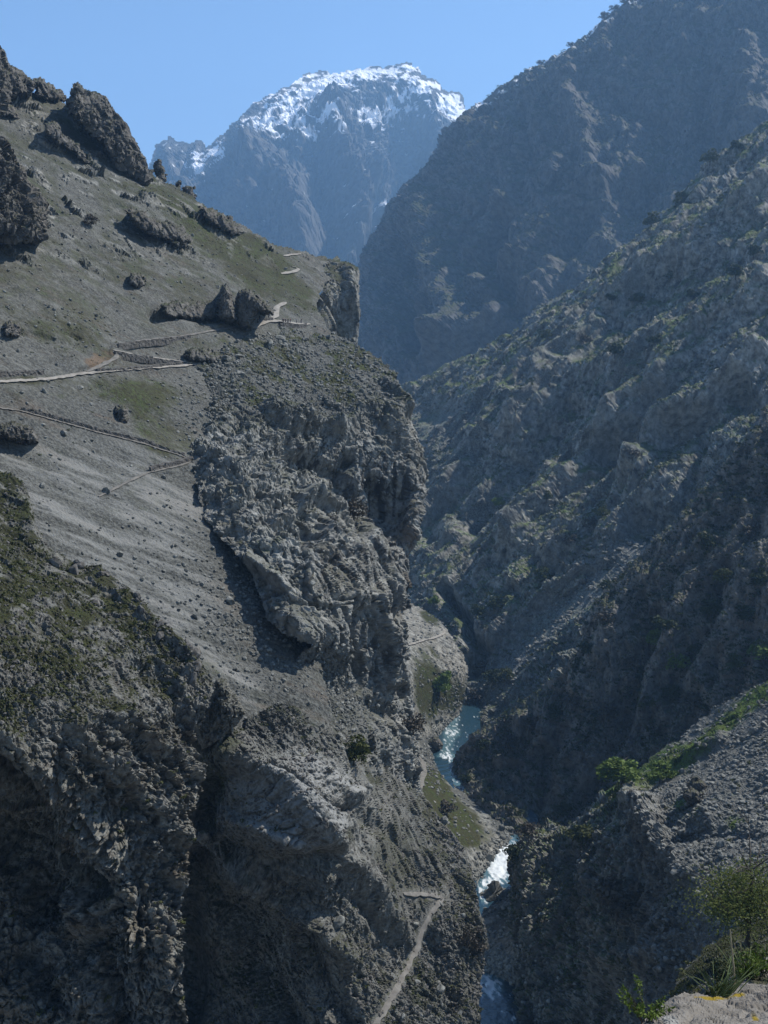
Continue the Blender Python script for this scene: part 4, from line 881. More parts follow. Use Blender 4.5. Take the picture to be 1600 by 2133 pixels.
# ------------------------------------------------------------------ dry stone walls
def stone_wall(host, pts, h, thick, label, seed, drop=0.0):
    n0 = max(10, int(np.hypot(*np.diff(np.array(pts, float), axis=0).T).sum() / 3))
    x, y = resample(pts, n0); P = smooth1(np.array([on(host, a, b) for a, b in zip(x, y)]), 5)
    L = np.r_[0, np.cumsum(np.linalg.norm(np.diff(P, axis=0), axis=1))]
    n = max(12, int(L[-1] / .3)); t = np.linspace(0, L[-1], n)
    P = np.stack([np.interp(t, L, P[:, k]) for k in range(3)], -1); P[:, 2] -= drop
    tg = np.gradient(P, axis=0); tg[:, 2] = 0; tg /= np.linalg.norm(tg, axis=1, keepdims=True) + 1e-9
    sd = np.stack([tg[:, 1], -tg[:, 0], 0 * tg[:, 0]], -1)
    prof = [(-.5, -.8)] + [(-.5, a) for a in np.linspace(0, 1, 5)] + [(0, 1.03)] + [(.5, a) for a in np.linspace(1, 0, 5)] + [(.5, -.8)]
    hh = h * (1 + .12 * perlin(P / 1.1, seed) + .25 * perlin(P / 6, seed + 1))
    V = np.array([[P[i] + sd[i] * thick * a + np.array([0, 0, hh[i] * b]) for (a, b) in prof] for i in range(n)])
    K = len(prof); fl = V.reshape(-1, 3)
    c = fl.mean(0); out = np.tile(np.array([(np.sign(a), b - .5) for a, b in prof]), (n, 1))
    dsp = .16 * facets(fl, .55, seed + 3) + .05 * fbm(fl / .3, 2, seed + 4)
    sdr = np.repeat(sd, K, 0)
    fl = fl + sdr * (out[:, :1] * dsp[:, None]); fl[:, 2] += np.where(out[:, 1] > .4, dsp, 0)
    F = [(i * K + k, i * K + k + 1, (i + 1) * K + k + 1, (i + 1) * K + k) for i in range(n - 1) for k in range(K - 1)]
    F += [(0, 2, 3, 4), (0, 4, 8, 10), (4, 5, 7, 8)]
    e = (n - 1) * K
    F += [(e + 4, e + 3, e + 2, e), (e + 10, e + 8, e + 4, e), (e + 8, e + 7, e + 5, e + 4)]
    return tag(link('stone_wall', mesh_from('stone_wall', fl, F, MAT['wall'])), label, 'wall', 'dry stone walls along the path')
stone_wall('left_hillside', [(583, 679), (600, 681), (620, 682), (638, 681)], 1.5, .7, 'straight dry stone parapet in front of the group of hikers', 1, .5)
stone_wall('left_hillside', [(240, 738), (270, 741), (310, 747), (345, 754), (368, 757)], 1.0, .5, 'dry stone wall holding up the middle zigzag of the path', 2, .3)
stone_wall('left_hillside', [(200, 776), (260, 772), (320, 766), (380, 758)], 0.7, .45, 'long low dry stone wall above the main path', 3, .1)
stone_wall('left_hillside', [(244, 722), (300, 713), (350, 708), (395, 703)], 0.9, .5, 'dry stone wall under the upper zigzag', 4, .25)
stone_wall('left_hillside', [(-30, 786), (20, 782), (60, 780), (90, 781)], 0.9, .5, 'dry stone wall at the left edge above the path', 5, .2)
stone_wall('left_hillside', [(45, 855), (100, 869), (180, 892), (250, 910), (300, 922), (345, 938), (385, 950)], 0.8, .45, 'long dry stone wall slanting down across the scree', 6, .2)
stone_wall('left_hillside', [(312, 982), (340, 974), (370, 967), (400, 959)], 1.1, .5, 'short dry stone wall at the lowest bend of the trail', 7, .3)
stone_wall('left_hillside', [(540, 666), (555, 667), (568, 668)], 1.0, .6, 'short pale wall beside the walking hiker', 8, .2)

# ------------------------------------------------------------------ loose stones
def stone_proto(seed, k=1):
    r = np.random.default_rng(seed)
    bm = bmesh.new(); bmesh.ops.create_icosphere(bm, subdivisions=k, radius=1)
    v = np.array([x.co[:] for x in bm.verts]); f = np.array([[x.index for x in q.verts] for q in bm.faces]); bm.free()
    for _ in range(7):
        n = r.normal(size=3); n /= np.linalg.norm(n); d = r.uniform(.45, .8)
        dd = v @ n; v = v - np.outer(np.maximum(dd - d, 0), n)
    v *= np.array([1, r.uniform(.65, .95), r.uniform(.5, .8)]); v += r.normal(0, .04, v.shape)
    return v, f
PROTO = [stone_proto(k) for k in range(8)]
def pick(host, n, wfn, seed):
    t = PATCH[host]; r = np.random.default_rng(seed)
    P = t['pos'][t['used']]; w = np.clip(wfn(t['px'], t['py'], t['nrm'][t['used']], P), 0, None) * (P[:, 1] / 200) ** 2
    w = w * ((t['px'] > -40) & (t['px'] < 1640) & (t['py'] < 2170) & (t['py'] > -30))
    i = r.choice(len(P), n, p=w / w.sum(), replace=True)
    return P[i], t['nrm'][t['used']][i], t['px'][i], t['py'][i]
def rand_rot(r, n):
    q = r.normal(size=(n, 4)); q /= np.linalg.norm(q, axis=1, keepdims=True); a, b, c, d = q.T
    return np.stack([np.stack([1 - 2 * (c * c + d * d), 2 * (b * c - a * d), 2 * (b * d + a * c)], -1), np.stack([2 * (b * c + a * d), 1 - 2 * (b * b + d * d), 2 * (c * d - a * b)], -1), np.stack([2 * (b * d - a * c), 2 * (c * d + a * b), 1 - 2 * (b * b + c * c)], -1)], 1)
def stones(name, host, n, wfn, smin, smax, seed, mat='stone', power=2.6):
    r = np.random.default_rng(seed); P, N_, x, y = pick(host, n, wfn, seed + 1)
    sz = smin * (1 + (smax / smin - 1) * r.random(n) ** power)
    Rm = rand_rot(r, n); V = []; F = []; off = 0; kind = r.integers(0, 8, n)
    for k in range(8):
        ii = np.nonzero(kind == k)[0]; pv, pf = PROTO[k]
        v = np.einsum('nij,vj->nvi', Rm[ii], pv) * sz[ii][:, None, None]; v[..., 2] *= .8
        v += (P[ii] + N_[ii] * (sz[ii] * .15)[:, None])[:, None]
        V.append(v.reshape(-1, 3)); F.append((pf[None] + (np.arange(len(ii)) * len(pv))[:, None, None]).reshape(-1, 3) + off); off += len(ii) * len(pv)
    TRIS[0] += 20 * n
    me = mesh_from(name, np.concatenate(V), np.concatenate(F), MAT[mat])
    return tag(link(name, me), kind='stuff')
# (icosphere 1 = 80 faces is too heavy for thousands: the crowd uses 20-face stones)
PROTO_BIG = [stone_proto(k + 50, 2) for k in range(8)]
def ico20(seed):
    r = np.random.default_rng(seed); bm = bmesh.new(); bmesh.ops.create_icosphere(bm, subdivisions=1, radius=1)
    v = np.array([x.co[:] for x in bm.verts]); f = np.array([[x.index for x in q.verts] for q in bm.faces]); bm.free()
    v *= r.uniform(.75, 1.1, (len(v), 1)); v *= np.array([1, r.uniform(.6, .95), r.uniform(.5, .8)])
    return v, f
PROTO = [ico20(k) for k in range(8)]
stones('scree_stones', 'left_hillside', 6500, lambda x, y, n, p: .12 + 1.2 * blob(x, y, 520, 1280, 110, 160, -30) + .9 * blob(x, y, 400, 860, 30, 110), .07, .62, 500, power=4)
stones('scree_stones', 'rocky_spur', 5000, lambda x, y, n, p: sstep(900, 780, y) + 1.5 * blob(x, y, 690, 1470, 80, 110, -25) + .15, .15, .9, 510)
stones('talus_stones', 'talus_slope', 6000, lambda x, y, n, p: (sstep(1320, 1440, x) + .12) * (1 - stroke(x, y, [(1620, 1420), (1540, 1480), (1470, 1545), (1400, 1600)], 30, .93)), .18, 1.0, 520)
stones('scree_stones', 'lower_slope', 3500, lambda x, y, n, p: sstep(.3, .6, n[:, 2]), .08, .5, 530, mat='stone_dark')
stones('scree_stones', 'left_ridge', 1700, lambda x, y, n, p: sstep(1700, 1450, y + .3 * x) * sstep(.2, .5, n[:, 2]), .07, .36, 540, mat='stone_dark')
stones('scree_stones', 'right_slope', 3200, lambda x, y, n, p: .2 + 2.5 * stroke(x, y, [(1330, 1150), (1200, 1260), (1090, 1370), (1000, 1450)], 45, 1) + 1.2 * blob(x, y, 930, 900, 90, 90), .4, 2.4, 550)
stones('river_stones', 'river_bank', 2500, lambda x, y, n, p: stroke(x, y, [(950, 1500), (910, 1545), (905, 1590)], 30, 1) + 1.2 * stroke(x, y, [(1066, 1732), (1035, 1770), (1000, 1825)], 22, 1) + .15, .3, 1.3, 560)
stones('river_stones', 'gravel_bank', 700, lambda x, y, n, p: .15 + blob(x, y, 1030, 2010, 45, 30), .2, 1.3, 570)
# the larger blocks, one by one
def boulders(host, n, wfn, smin, smax, seed, label, group, mat='stone'):
    r = np.random.default_rng(seed); P, N_, x, y = pick(host, n, wfn, seed + 1)
    if seed not in BOULDER_ME:
        BOULDER_ME[seed] = [mesh_from('boulder', v, f, MAT[mat]) for v, f in PROTO_BIG]
    for k in range(n):
        s_ = smin + (smax - smin) * r.random() ** 2
        o = link('boulder', BOULDER_ME[seed][int(r.integers(0, 8))])
        o.location = P[k] + N_[k] * s_ * .2; o.rotation_euler = r.uniform(0, 6.28, 3); o.scale = (s_, s_, s_ * r.uniform(.7, 1))
        tag(o, label, 'boulder', group)
BOULDER_ME = {}
boulders('left_hillside', 70, lambda x, y, n, p: .5 + 1.2 * blob(x, y, 520, 1300, 110, 120, -30) + .6 * blob(x, y, 350, 400, 250, 80, 40), .45, 1.15, 600, 'small angular limestone block lying loose on the left scree slope', 'loose blocks on the left scree')
boulders('talus_slope', 50, lambda x, y, n, p: sstep(1340, 1440, x), .9, 1.9, 610, 'grey limestone block among the talus on the near right slope', 'loose blocks on the talus')
boulders('river_bank', 26, lambda x, y, n, p: stroke(x, y, [(950, 1500), (915, 1545)], 26, 1) + stroke(x, y, [(1060, 1735), (1005, 1825)], 20, 1), 1.0, 2.2, 620, 'pale boulder at the edge of the river', 'boulders along the river')
boulders('gravel_bank', 14, lambda x, y, n, p: blob(x, y, 1030, 2012, 40, 24) + .4 * blob(x, y, 1050, 1858, 30, 10), .9, 1.9, 630, 'grey river boulder heaped beside the lower rapid', 'boulders by the lower rapid')
boulders('rocky_spur', 30, lambda x, y, n, p: sstep(860, 760, y), .9, 2.0, 640, 'rough limestone block on the rubble top of the spur', 'loose blocks on the spur')
boulders('lower_slope', 26, lambda x, y, n, p: sstep(.4, .7, n[:, 2]) * sstep(600, 700, x), .6, 1.4, 650, 'limestone block resting on the lower slope by the trail', 'loose blocks on the lower slope')
boulders('left_ridge', 22, lambda x, y, n, p: stroke(x, y, [(150, 1180), (300, 1275), (420, 1400)], 34, 1), .5, 1.3, 660, 'weathered limestone block along the crest of the near left ridge', 'blocks along the near ridge', 'stone_dark')

# ------------------------------------------------------------------ plants
def leaf_cloud(seed, n_leaf, size, lobes, spread=(1, 1, 1), base=.25, fill=.35):
    """crown of leaf faces gathered in clumps; unit radius, sitting on z = base"""
    r = np.random.default_rng(seed)
    c = r.normal(size=(lobes, 3)); c /= np.linalg.norm(c, axis=1, keepdims=True); c *= (r.random((lobes, 1)) ** .5) * .72
    c[:, 2] = np.abs(c[:, 2]) * 1.15 - .12
    rad = r.uniform(.2, .42, lobes)
    k = r.integers(0, lobes, n_leaf); d = r.normal(size=(n_leaf, 3)); d /= np.linalg.norm(d, axis=1, keepdims=True)
    d[:, 2] = np.where(d[:, 2] < -.3, -d[:, 2], d[:, 2])
    p = c[k] + d * (rad[k] * (fill + (1 - fill) * r.random(n_leaf) ** .4))[:, None]
    p[:, 2] += base + .35
    p *= np.array(spread)
    Rm = rand_rot(r, n_leaf); s = size * r.uniform(.6, 1.4, n_leaf)
    q = np.array([(-.5, -.28, 0), (.5, -.34, .06), (.55, .3, 0), (-.4, .34, .1)])
    v = np.einsum('nij,vj->nvi', Rm, q) * s[:, None, None] + p[:, None]
    return v.reshape(-1, 3), np.arange(n_leaf * 4).reshape(-1, 4)
def tube(pts, rads, sides=6):
    V = []; F = []
    for i, (p, rr_) in enumerate(zip(pts, rads)):
        p = Vector(p); t = (Vector(pts[min(i + 1, len(pts) - 1)]) - Vector(pts[max(i - 1, 0)])).normalized()
        a = t.orthogonal().normalized(); b = t.cross(a)
        for k in range(sides):
            an = 6.2832 * k / sides; V.append(p + (a * math.cos(an) + b * math.sin(an)) * rr_)
    for i in range(len(pts) - 1):
        for k in range(sides):
            F.append((i * sides + k, i * sides + (k + 1) % sides, (i + 1) * sides + (k + 1) % sides, (i + 1) * sides + k))
    return [tuple(v) for v in V], F
def merge(parts):
    V = []; F = []; o = 0
    for v, f in parts:
        V += [tuple(a) for a in v]; F += [tuple(i + o for i in q) for q in f]; o = len(V)
    return V, F
def trunk_mesh(seed, h=1.0, rad=.035, limbs=7, twigs=0):
    r = random.Random(seed); parts = []
    pts = [(0, 0, -.12), (r.uniform(-.03, .03), r.uniform(-.03, .03), .2 * h), (r.uniform(-.06, .06), r.uniform(-.06, .06), .45 * h), (r.uniform(-.1, .1), r.uniform(-.1, .1), .75 * h), (r.uniform(-.12, .12), r.uniform(-.12, .12), 1.05 * h)]
    parts.append(tube(pts, [rad * 1.5, rad * 1.1, rad * .85, rad * .5, rad * .12]))
    for k in range(limbs):
        t = r.uniform(.25, .85); i = min(3, int(t * 4)); b = Vector(pts[i]).lerp(Vector(pts[i + 1]), t * 4 - i)
        a = r.uniform(0, 6.28); ln = r.uniform(.3, .55); e = b + Vector((math.cos(a) * ln, math.sin(a) * ln, r.uniform(.12, .4)))
        mid = b.lerp(e, .5) + Vector((0, 0, .05)); parts.append(tube([b, mid, e], [rad * .5, rad * .32, rad * .1], 5))
        for j in range(twigs):
            f = r.uniform(.3, 1); s0 = b.lerp(e, f); a2 = r.uniform(0, 6.28); e2 = s0 + Vector((math.cos(a2) * .2, math.sin(a2) * .2, r.uniform(0, .22)))
            parts.append(tube([s0, e2], [rad * .2, rad * .06], 4))
    return merge(parts)
CROWN, TRUNK = {}, {}
def tree(host, px, py, hpx, kind, label, group=None, name='tree', wide=1.0, cat='tree', pos=None):
    p = on(host, px, py) if pos is None else pos
    H = hpx * p[1] / FPX
    v = int(px + py) % 4
    key = (kind, v)
    if key not in CROWN:
        dense = {'bright': 900, 'olive': 800, 'dark': 850, 'brown': 520}[kind]
        vv, ff = leaf_cloud(900 + v * 7 + len(CROWN), dense, .12, 16, (.95, .95, 1.0), .1)
        vv[:, 2] *= .8
        CROWN[key] = mesh_from('crown', vv, ff, MAT['leaf_' + kind])
        tv, tf = trunk_mesh(70 + v, .8, .035, 7, 2 if kind == 'brown' else 0); TRUNK[key] = mesh_from('trunk', tv, tf, MAT['bark'])
    root = bpy.data.objects.new(name, None); COL.objects.link(root)
    root.location = p; root.rotation_euler = (0, 0, (px * 1.7 + py) % 6.28); root.scale = (H * .72 * wide, H * .72 * wide, H * .78)
    tag(root, label, cat, group)
    link('crown', CROWN[key], root); link('trunk', TRUNK[key], root)
    return root
tree('river_bank', 915, 1452, 72, 'bright', 'round bright green tree casting its shadow on the river bank turf', wide=.8)
tree('right_slope', 1144, 1230, 46, 'olive', 'lone yellow green tree beside the brown rounded outcrop')
tree('lower_slope', 735, 1592, 72, 'olive', 'olive green bush among the rocks below the spur', name='bush', cat='bush', wide=1.0)
tree('rocky_spur', 848, 1530, 56, 'brown', 'dark leafless bush on the edge at the foot of the spur', name='bush', cat='bush')
tree('rocky_spur', 740, 1085, 56, 'brown', 'brown bush growing in the cliff crack of the spur', name='bush', cat='bush')
tree('river_bank', 932, 1700, 42, 'brown', 'dark bush on the turf fan above the river', name='bush', cat='bush')
tree('lower_slope', 985, 1985, 80, 'brown', 'brown bush hanging over the river at the edge of the lower slope', name='bush', cat='bush', wide=.8)
tree('talus_slope', 1310, 1655, 76, 'bright', 'wide green bush behind the bluff', name='bush', cat='bush', wide=1.3)
tree('talus_slope', 1375, 1632, 56, 'bright', 'green bush at the upper end of the turf strip', name='bush', cat='bush', wide=1.1)
tree('talus_slope', 1082, 1800, 56, 'dark', 'dark green bush on the river corner of the bluff', name='bush', cat='bush')
tree('talus_slope', 1300, 1920, 120, 'brown', 'large leafless bush clinging to the dark bluff', name='bush', cat='bush')
tree('talus_slope', 1210, 1760, 60, 'olive', 'yellowish bush on top of the bluff by the river', name='bush', cat='bush')
tree('talus_slope', 1120, 1775, 52, 'brown', 'brown bush on the bluff top nearest the river', name='bush', cat='bush')
tree('grassy_rib', 1590, 2010, 70, 'olive', 'low olive bush under the big tree at the right edge', name='bush', cat='bush', wide=1.4)
tree('grassy_rib', 1500, 2040, 50, 'dark', 'dark low bush on the grassy rib', name='bush', cat='bush', wide=1.4)
tree('left_hillside', 187, 478, 30, 'brown', 'dark round bush alone on the upper scree', name='bush', cat='bush')
GR = 'trees scattered over the right slope'
RT = [(1030, 1045, 30, 'bright', 'small bright tree low on the right slope near the spur edge'), (1155, 1072, 26, 'olive', 'small yellowish tree left of the grassy shelf'), (1480, 1110, 46, 'bright', 'bright green tree under the dark gully'), (1455, 1090, 30, 'olive', 'small olive tree beside the bright green one'), (1430, 1150, 34, 'bright', 'bright leafy tree above the scree strip'),
      (1330, 640, 30, 'olive', 'olive tree on the middle crest'), (1290, 660, 26, 'dark', 'dark tree on the middle crest'), (1360, 480, 36, 'olive', 'yellow green tree on the upper crest'), (1420, 438, 40, 'olive', 'large yellow green tree on the upper crest'), (1490, 365, 34, 'olive', 'olive tree high on the upper crest'),
      (1540, 330, 30, 'dark', 'dark tree near the top of the crest'), (1395, 590, 30, 'olive', 'olive tree above the green meadow'), (1450, 640, 30, 'dark', 'dark tree at the left end of the green meadow'), (1385, 760, 34, 'dark', 'dark tree below the green meadow'), (1300, 780, 36, 'dark', 'dark tree on the rocky crest left of the meadow'),
      (1230, 740, 30, 'brown', 'bare tree on the rocky crest'), (1150, 730, 26, 'olive', 'olive tree on the lower crest'), (1340, 1000, 36, 'brown', 'bare tree on the ridge under the cliff band'), (1420, 1180, 40, 'dark', 'dark tree right of the scree strip'), (1390, 1210, 44, 'dark', 'dark pine above the wooded cliff'), (1320, 1200, 36, 'brown', 'bare tree on the edge of the scree strip'),
      (1280, 1260, 40, 'dark', 'dark tree at the foot of the scree strip'), (1270, 1105, 40, 'olive', 'olive tree in the hollow above the scree'), (1240, 1120, 36, 'brown', 'brown tree in the hollow above the scree'), (1200, 1160, 34, 'brown', 'brown tree beside the grey dome'), (1050, 1290, 46, 'dark', 'dark tree above the narrow slot of the gorge'), (1010, 1310, 36, 'dark', 'dark tree at the mouth of the slot'), (920, 1285, 26, 'bright', 'small bright tree at the end of the bank trail'),
      (1000, 1400, 40, 'brown', 'brown bush right of the slot'), (1030, 1430, 44, 'dark', 'dark bush above the river bend'), (1055, 1425, 40, 'olive', 'olive tree at the foot of the scree strip by the river'), (990, 1470, 50, 'brown', 'brown bush hanging above the upper rapid'), (1560, 640, 36, 'dark', 'dark tree at the right edge of the green meadow'), (1580, 560, 34, 'dark', 'dark tree above the right end of the meadow')]
for (x, y, h, k, lab) in RT: tree('right_slope', x, y, h, k, lab, GR)
GW = 'trees on the dark wooded cliff'
WT = [(1360, 1345, 54, 'bright', 'fresh green tree in the middle of the wooded cliff'), (1395, 1330, 50, 'dark', 'dark tree right of the fresh green one'), (1410, 1400, 54, 'bright', 'green tree lower in the wooded cliff'), (1440, 1365, 50, 'dark', 'dark tree beside the pale cliff panel'), (1330, 1420, 54, 'dark', 'dark tree in the cliff gully'), (1480, 1290, 54, 'dark', 'dark tree on the upper wooded cliff'),
      (1520, 1230, 50, 'olive', 'olive tree on the upper wooded cliff'), (1550, 1300, 54, 'dark', 'dark tree near the right edge'), (1585, 1230, 54, 'dark', 'dark tree at the right edge high up'), (1590, 1380, 60, 'bright', 'bright green tree at the right edge'), (1530, 1400, 46, 'olive', 'olive bush under the pale cliff panel'), (1350, 1480, 46, 'olive', 'olive bush low on the wooded cliff'),
      (1310, 1390, 40, 'brown', 'bare tree left of the gully'), (1440, 1480, 54, 'brown', 'bare bush above the turf strip'), (1400, 1460, 46, 'dark', 'dark bush above the turf strip'), (1270, 1500, 46, 'brown', 'bare bush on the shaded cliff'), (1200, 1480, 44, 'brown', 'bare tree on the left shoulder of the cliff'), (1160, 1500, 40, 'dark', 'dark tree on the left shoulder'), (1110, 1520, 44, 'brown', 'bare bush above the river bend'),
      (1060, 1560, 40, 'brown', 'brown bush halfway down to the river'), (1010, 1570, 36, 'dark', 'dark bush nearest the upper rapid'), (1230, 1370, 40, 'dark', 'dark tree on the crest of the wooded cliff'), (1270, 1310, 40, 'brown', 'bare tree on the crest of the wooded cliff'), (1470, 1150, 46, 'dark', 'dark tree on the upper crest of the wooded cliff'), (1560, 1120, 46, 'brown', 'bare tree on the upper crest'), (1180, 1690, 40, 'dark', 'dark bush at the cliff foot'), (975, 1640, 30, 'dark', 'dark bush on the water line')]
for (x, y, h, k, lab) in WT: tree('wooded_cliff', x, y, h, k, lab, GW)
for (x, y, h, k, lab) in ((1128, 140, 15, 'brown', 'bare tree sticking up on the right skyline'), (1078, 168, 9, 'brown', 'tiny tree lowest on the right skyline'), (1192, 104, 13, 'brown', 'bare tree on the skyline below the copse'), (1262, 46, 20, 'brown', 'bare copse tree at the skyline step'), (1282, 26, 18, 'brown', 'bare tree at the top of the skyline'), (1302, 14, 16, 'brown', 'bare tree where the skyline meets the picture edge')):
    tree('mountain_wall', x, y, h, k, lab, 'trees on the right skyline', wide=1.2)
# the big tree near the viewpoint
bp_ = on('grassy_rib', 1556, 1985)
root = bpy.data.objects.new('tree', None); COL.objects.link(root); root.location = bp_
tag(root, 'large feathery green tree with dark trunk at the right edge', 'tree')
vv, ff = leaf_cloud(999, 10000, .14, 110, (5.8, 5.8, 5.0), .25, .1); me = mesh_from('crown', vv, ff, MAT['leaf_spring']); link('crown', me, root)
tv, tf = trunk_mesh(5, 1.0, .022, 16, 5); tv = [(a * 8, b * 8, c * 8.0) for a, b, c in tv]; link('trunk', mesh_from('trunk', tv, tf, MAT['bark']), root)
# dead tree on the scree strip
p = on('right_slope', 1190, 1285); tv, tf = trunk_mesh(9, 1.0, .03, 5, 1); tv = [(a * 3 + c * -2.2, b * 3, c * 7) for a, b, c in tv]
o = link('dead_tree', mesh_from('dead_tree', tv, tf, MAT['bark'])); o.location = p; tag(o, 'leaning dead tree trunk on the grey scree strip', 'tree')
# low scrub nobody could count
def scrub(name, host, n, wfn, smin, smax, seed, mat='leaf_scrub', leaves=18):
    r = np.random.default_rng(seed); P, N_, x, y = pick(host, n, wfn, seed + 1); V = []
    lv, lf = leaf_cloud(seed, 40 * leaves, .34, 12, (1, 1, .6), 0); lv = lv.reshape(-1, 4, 3)
    for k in range(n):
        s_ = smin + (smax - smin) * r.random() ** 1.8; j = r.integers(0, 40) * leaves; sel = r.integers(0, len(lv), leaves)
        V.append((lv[sel] * s_ + P[k] - N_[k] * s_ * .1).reshape(-1, 3))
    V = np.concatenate(V); TRIS[0] += 2 * n * leaves
    return tag(link(name, mesh_from(name, V, np.arange(len(V)).reshape(-1, 4), MAT[mat])), kind='stuff')
scrub('scrub', 'left_ridge', 750, lambda x, y, n, p: sstep(1640, 1420, y + .3 * x) * sstep(.25, .55, n[:, 2]) * sstep(-.1, .3, fbm(p / 5, 2, 700)) + .12 * sstep(.2, .5, n[:, 2]), .25, .8, 710)
scrub('scrub', 'lower_slope', 700, lambda x, y, n, p: sstep(.4, .7, n[:, 2]) * sstep(-.1, .3, fbm(p / 6, 2, 701)) + 1.5 * blob(x, y, 440, 1640, 34, 70, 15), .2, .8, 720)
scrub('scrub', 'right_slope', 2600, lambda x, y, n, p: sstep(-.1, .3, fbm(p / 30, 3, 702)) * sstep(.3, .6, n[:, 2]) * (1 - stroke(x, y, [(1330, 1150), (1200, 1260), (1090, 1370), (1000, 1450)], 40, .9)), .8, 3.2, 730)
scrub('scrub', 'wooded_cliff', 2200, lambda x, y, n, p: .2 + sstep(-.1, .25, fbm(p / 14, 3, 703)), .7, 2.6, 740, 'leaf_dark')
scrub('scrub', 'talus_slope', 800, lambda x, y, n, p: (.3 + sstep(1420, 1300, x)) * sstep(.0, .3, fbm(p / 9, 3, 704)), .3, 1.4, 750)
scrub('scrub', 'left_hillside', 900, lambda x, y, n, p: sstep(.0, .35, fbm(p / 12, 3, 705)) * (.15 + blob(x, y, 560, 580, 120, 55, 25) + blob(x, y, 330, 380, 240, 60, 42) + blob(x, y, 250, 815, 170, 40, 3) + blob(x, y, 100, 690, 180, 40)), .2, .7, 760)
scrub('scrub', 'mountain_wall', 1500, lambda x, y, n, p: sstep(.0, .3, fbm(p / 60, 3, 706)) * sstep(.35, .6, n[:, 2]), 2, 5, 770)
scrub('scrub', 'grassy_rib', 500, lambda x, y, n, p: sstep(.2, .5, n[:, 2]), .15, .6, 780)

# ------------------------------------------------------------------ plants on the viewpoint rock
def blade(base, tip, w, bend):
    b, t = Vector(base), Vector(tip); pts = [b.lerp(t, k / 4) + Vector((0, 0, -bend * (k / 4) ** 2)) for k in range(5)]
    return tube(pts, [w, w * .9, w * .75, w * .5, w * .1], 4)
def tuft(px, py, n, h, name, label, mat, seed, spread=.5, w=.004):
    r = random.Random(seed); c = Vector(on('viewpoint_rock', px, py)); parts = []
    for k in range(n):
        a = r.uniform(0, 6.28); l = h * r.uniform(.5, 1.1); sp = r.uniform(.1, spread) * l * 1.6
        b = (r.uniform(-.05, .05), r.uniform(-.05, .05), -.03); parts.append(blade(b, (b[0] + math.cos(a) * sp, b[1] + math.sin(a) * sp, l), w * r.uniform(.6, 1.2), l * r.uniform(.1, .5)))
    v, f = merge(parts); o = link(name, mesh_from(name, v, f, MAT[mat])); o.location = c
    return tag(o, label, 'plant')
tuft(1500, 2066, 42, .22, 'grass_tuft', 'spiky grass tuft on the near rock in the corner', 'grass', 1, .8, .0045)
tuft(1556, 2034, 60, .17, 'grass_tuft', 'dense grass tuft right of the dry stalk', 'grass', 2, .7, .004)
tuft(1590, 2012, 50, .16, 'grass_tuft', 'grass tuft at the right edge of the near rock', 'grass', 3, .7, .004)
def stalk(px, py, top, label, seed):
    c = Vector(on('viewpoint_rock', px, py)); D = c.y
    tp = Vector(place(np.array(top[0]), np.array(top[1]), D)) - c
    v, f = tube([(0, 0, -.04), tuple(tp * .35 + Vector((.004, 0, 0))), tuple(tp * .7), tuple(tp)], [.006, .0055, .005, .003], 6)
    o = link('dry_stalk', mesh_from('dry_stalk', v, f, MAT['straw'])); o.location = c; tag(o, label, 'stalk')
stalk(1530, 2062, (1521, 1936), 'tall dry stalk rising from the grass tuft', 1)
stalk(1586, 2015, (1594, 1970), 'short dry stalk at the right edge of the near rock', 2)
def leafy_small(px, py, n, h, rad, label, seed):
    c = Vector(on('viewpoint_rock', px, py)); r = np.random.default_rng(seed)
    root = bpy.data.objects.new('leafy_plant', None); COL.objects.link(root); root.location = c; tag(root, label, 'plant')
    parts = []; LV = []
    for k in range(14):
        a = r.uniform(0, 6.28); tip = np.array((math.cos(a) * rad * r.uniform(.3, 1), math.sin(a) * rad * r.uniform(.3, 1), h * r.uniform(.6, 1.05)))
        parts.append(tube([(0, 0, -.05), tuple(tip * np.array((.4, .4, .5))), tuple(tip)], [.003, .0024, .001], 4))
        for j in range(n // 14):
            f = r.uniform(.3, 1); b = tip * np.array((f, f, f)); s_ = r.uniform(.012, .026)
            q = np.array([(0, 0, 0), (.5, -.28, .05), (1.1, 0, 0), (.5, .28, .05)]) * s_
            LV.append(q @ rand_rot(r, 1)[0].T + b)
    link('stem', mesh_from('stem', *merge(parts), MAT['bark']), root)
    link('leaves', mesh_from('leaves', np.concatenate(LV), np.arange(4 * len(LV)).reshape(-1, 4), MAT['leaf_bright']), root)
leafy_small(1345, 2128, 420, .17, .15, 'small leafy plant left of the near rock at the bottom edge', 21)
leafy_small(1560, 2040, 420, .16, .14, 'small leafy plant growing behind the grass tuft', 22)
leafy_small(1592, 2025, 320, .13, .12, 'low leafy plant at the right edge of the near rock', 23)

# ------------------------------------------------------------------ hikers
def skin_mesh(name, joints, edges, mat):
    me = bpy.data.meshes.new(name); me.from_pydata([j[0] for j in joints], edges, [])
    o = bpy.data.objects.new(name, me); COL.objects.link(o)
    md = o.modifiers.new('skin', 'SKIN'); md.use_smooth_shade = True
    for i, j in enumerate(joints):
        me.skin_vertices[0].data[i].radius = (j[1], j[2] if len(j) > 2 else j[1])
    me.skin_vertices[0].data[0].use_root = True
    sb = o.modifiers.new('sub', 'SUBSURF'); sb.levels = 1; sb.render_levels = 1
    dg = bpy.context.evaluated_depsgraph_get(); r = bpy.data.meshes.new_from_object(o.evaluated_get(dg))
    r.name = name; r.materials.clear(); r.materials.append(mat)
    bpy.data.objects.remove(o); return r
def cloth(name, c):
    return plain_material(name, tuple(x * .75 for x in c), c, 6, .85)
SKIN = plain_material('skin', (.42, .26, .19), (.5, .32, .24), 8, .6)
HAIR = plain_material('hair', (.03, .022, .015), (.07, .05, .03), 20, .7)
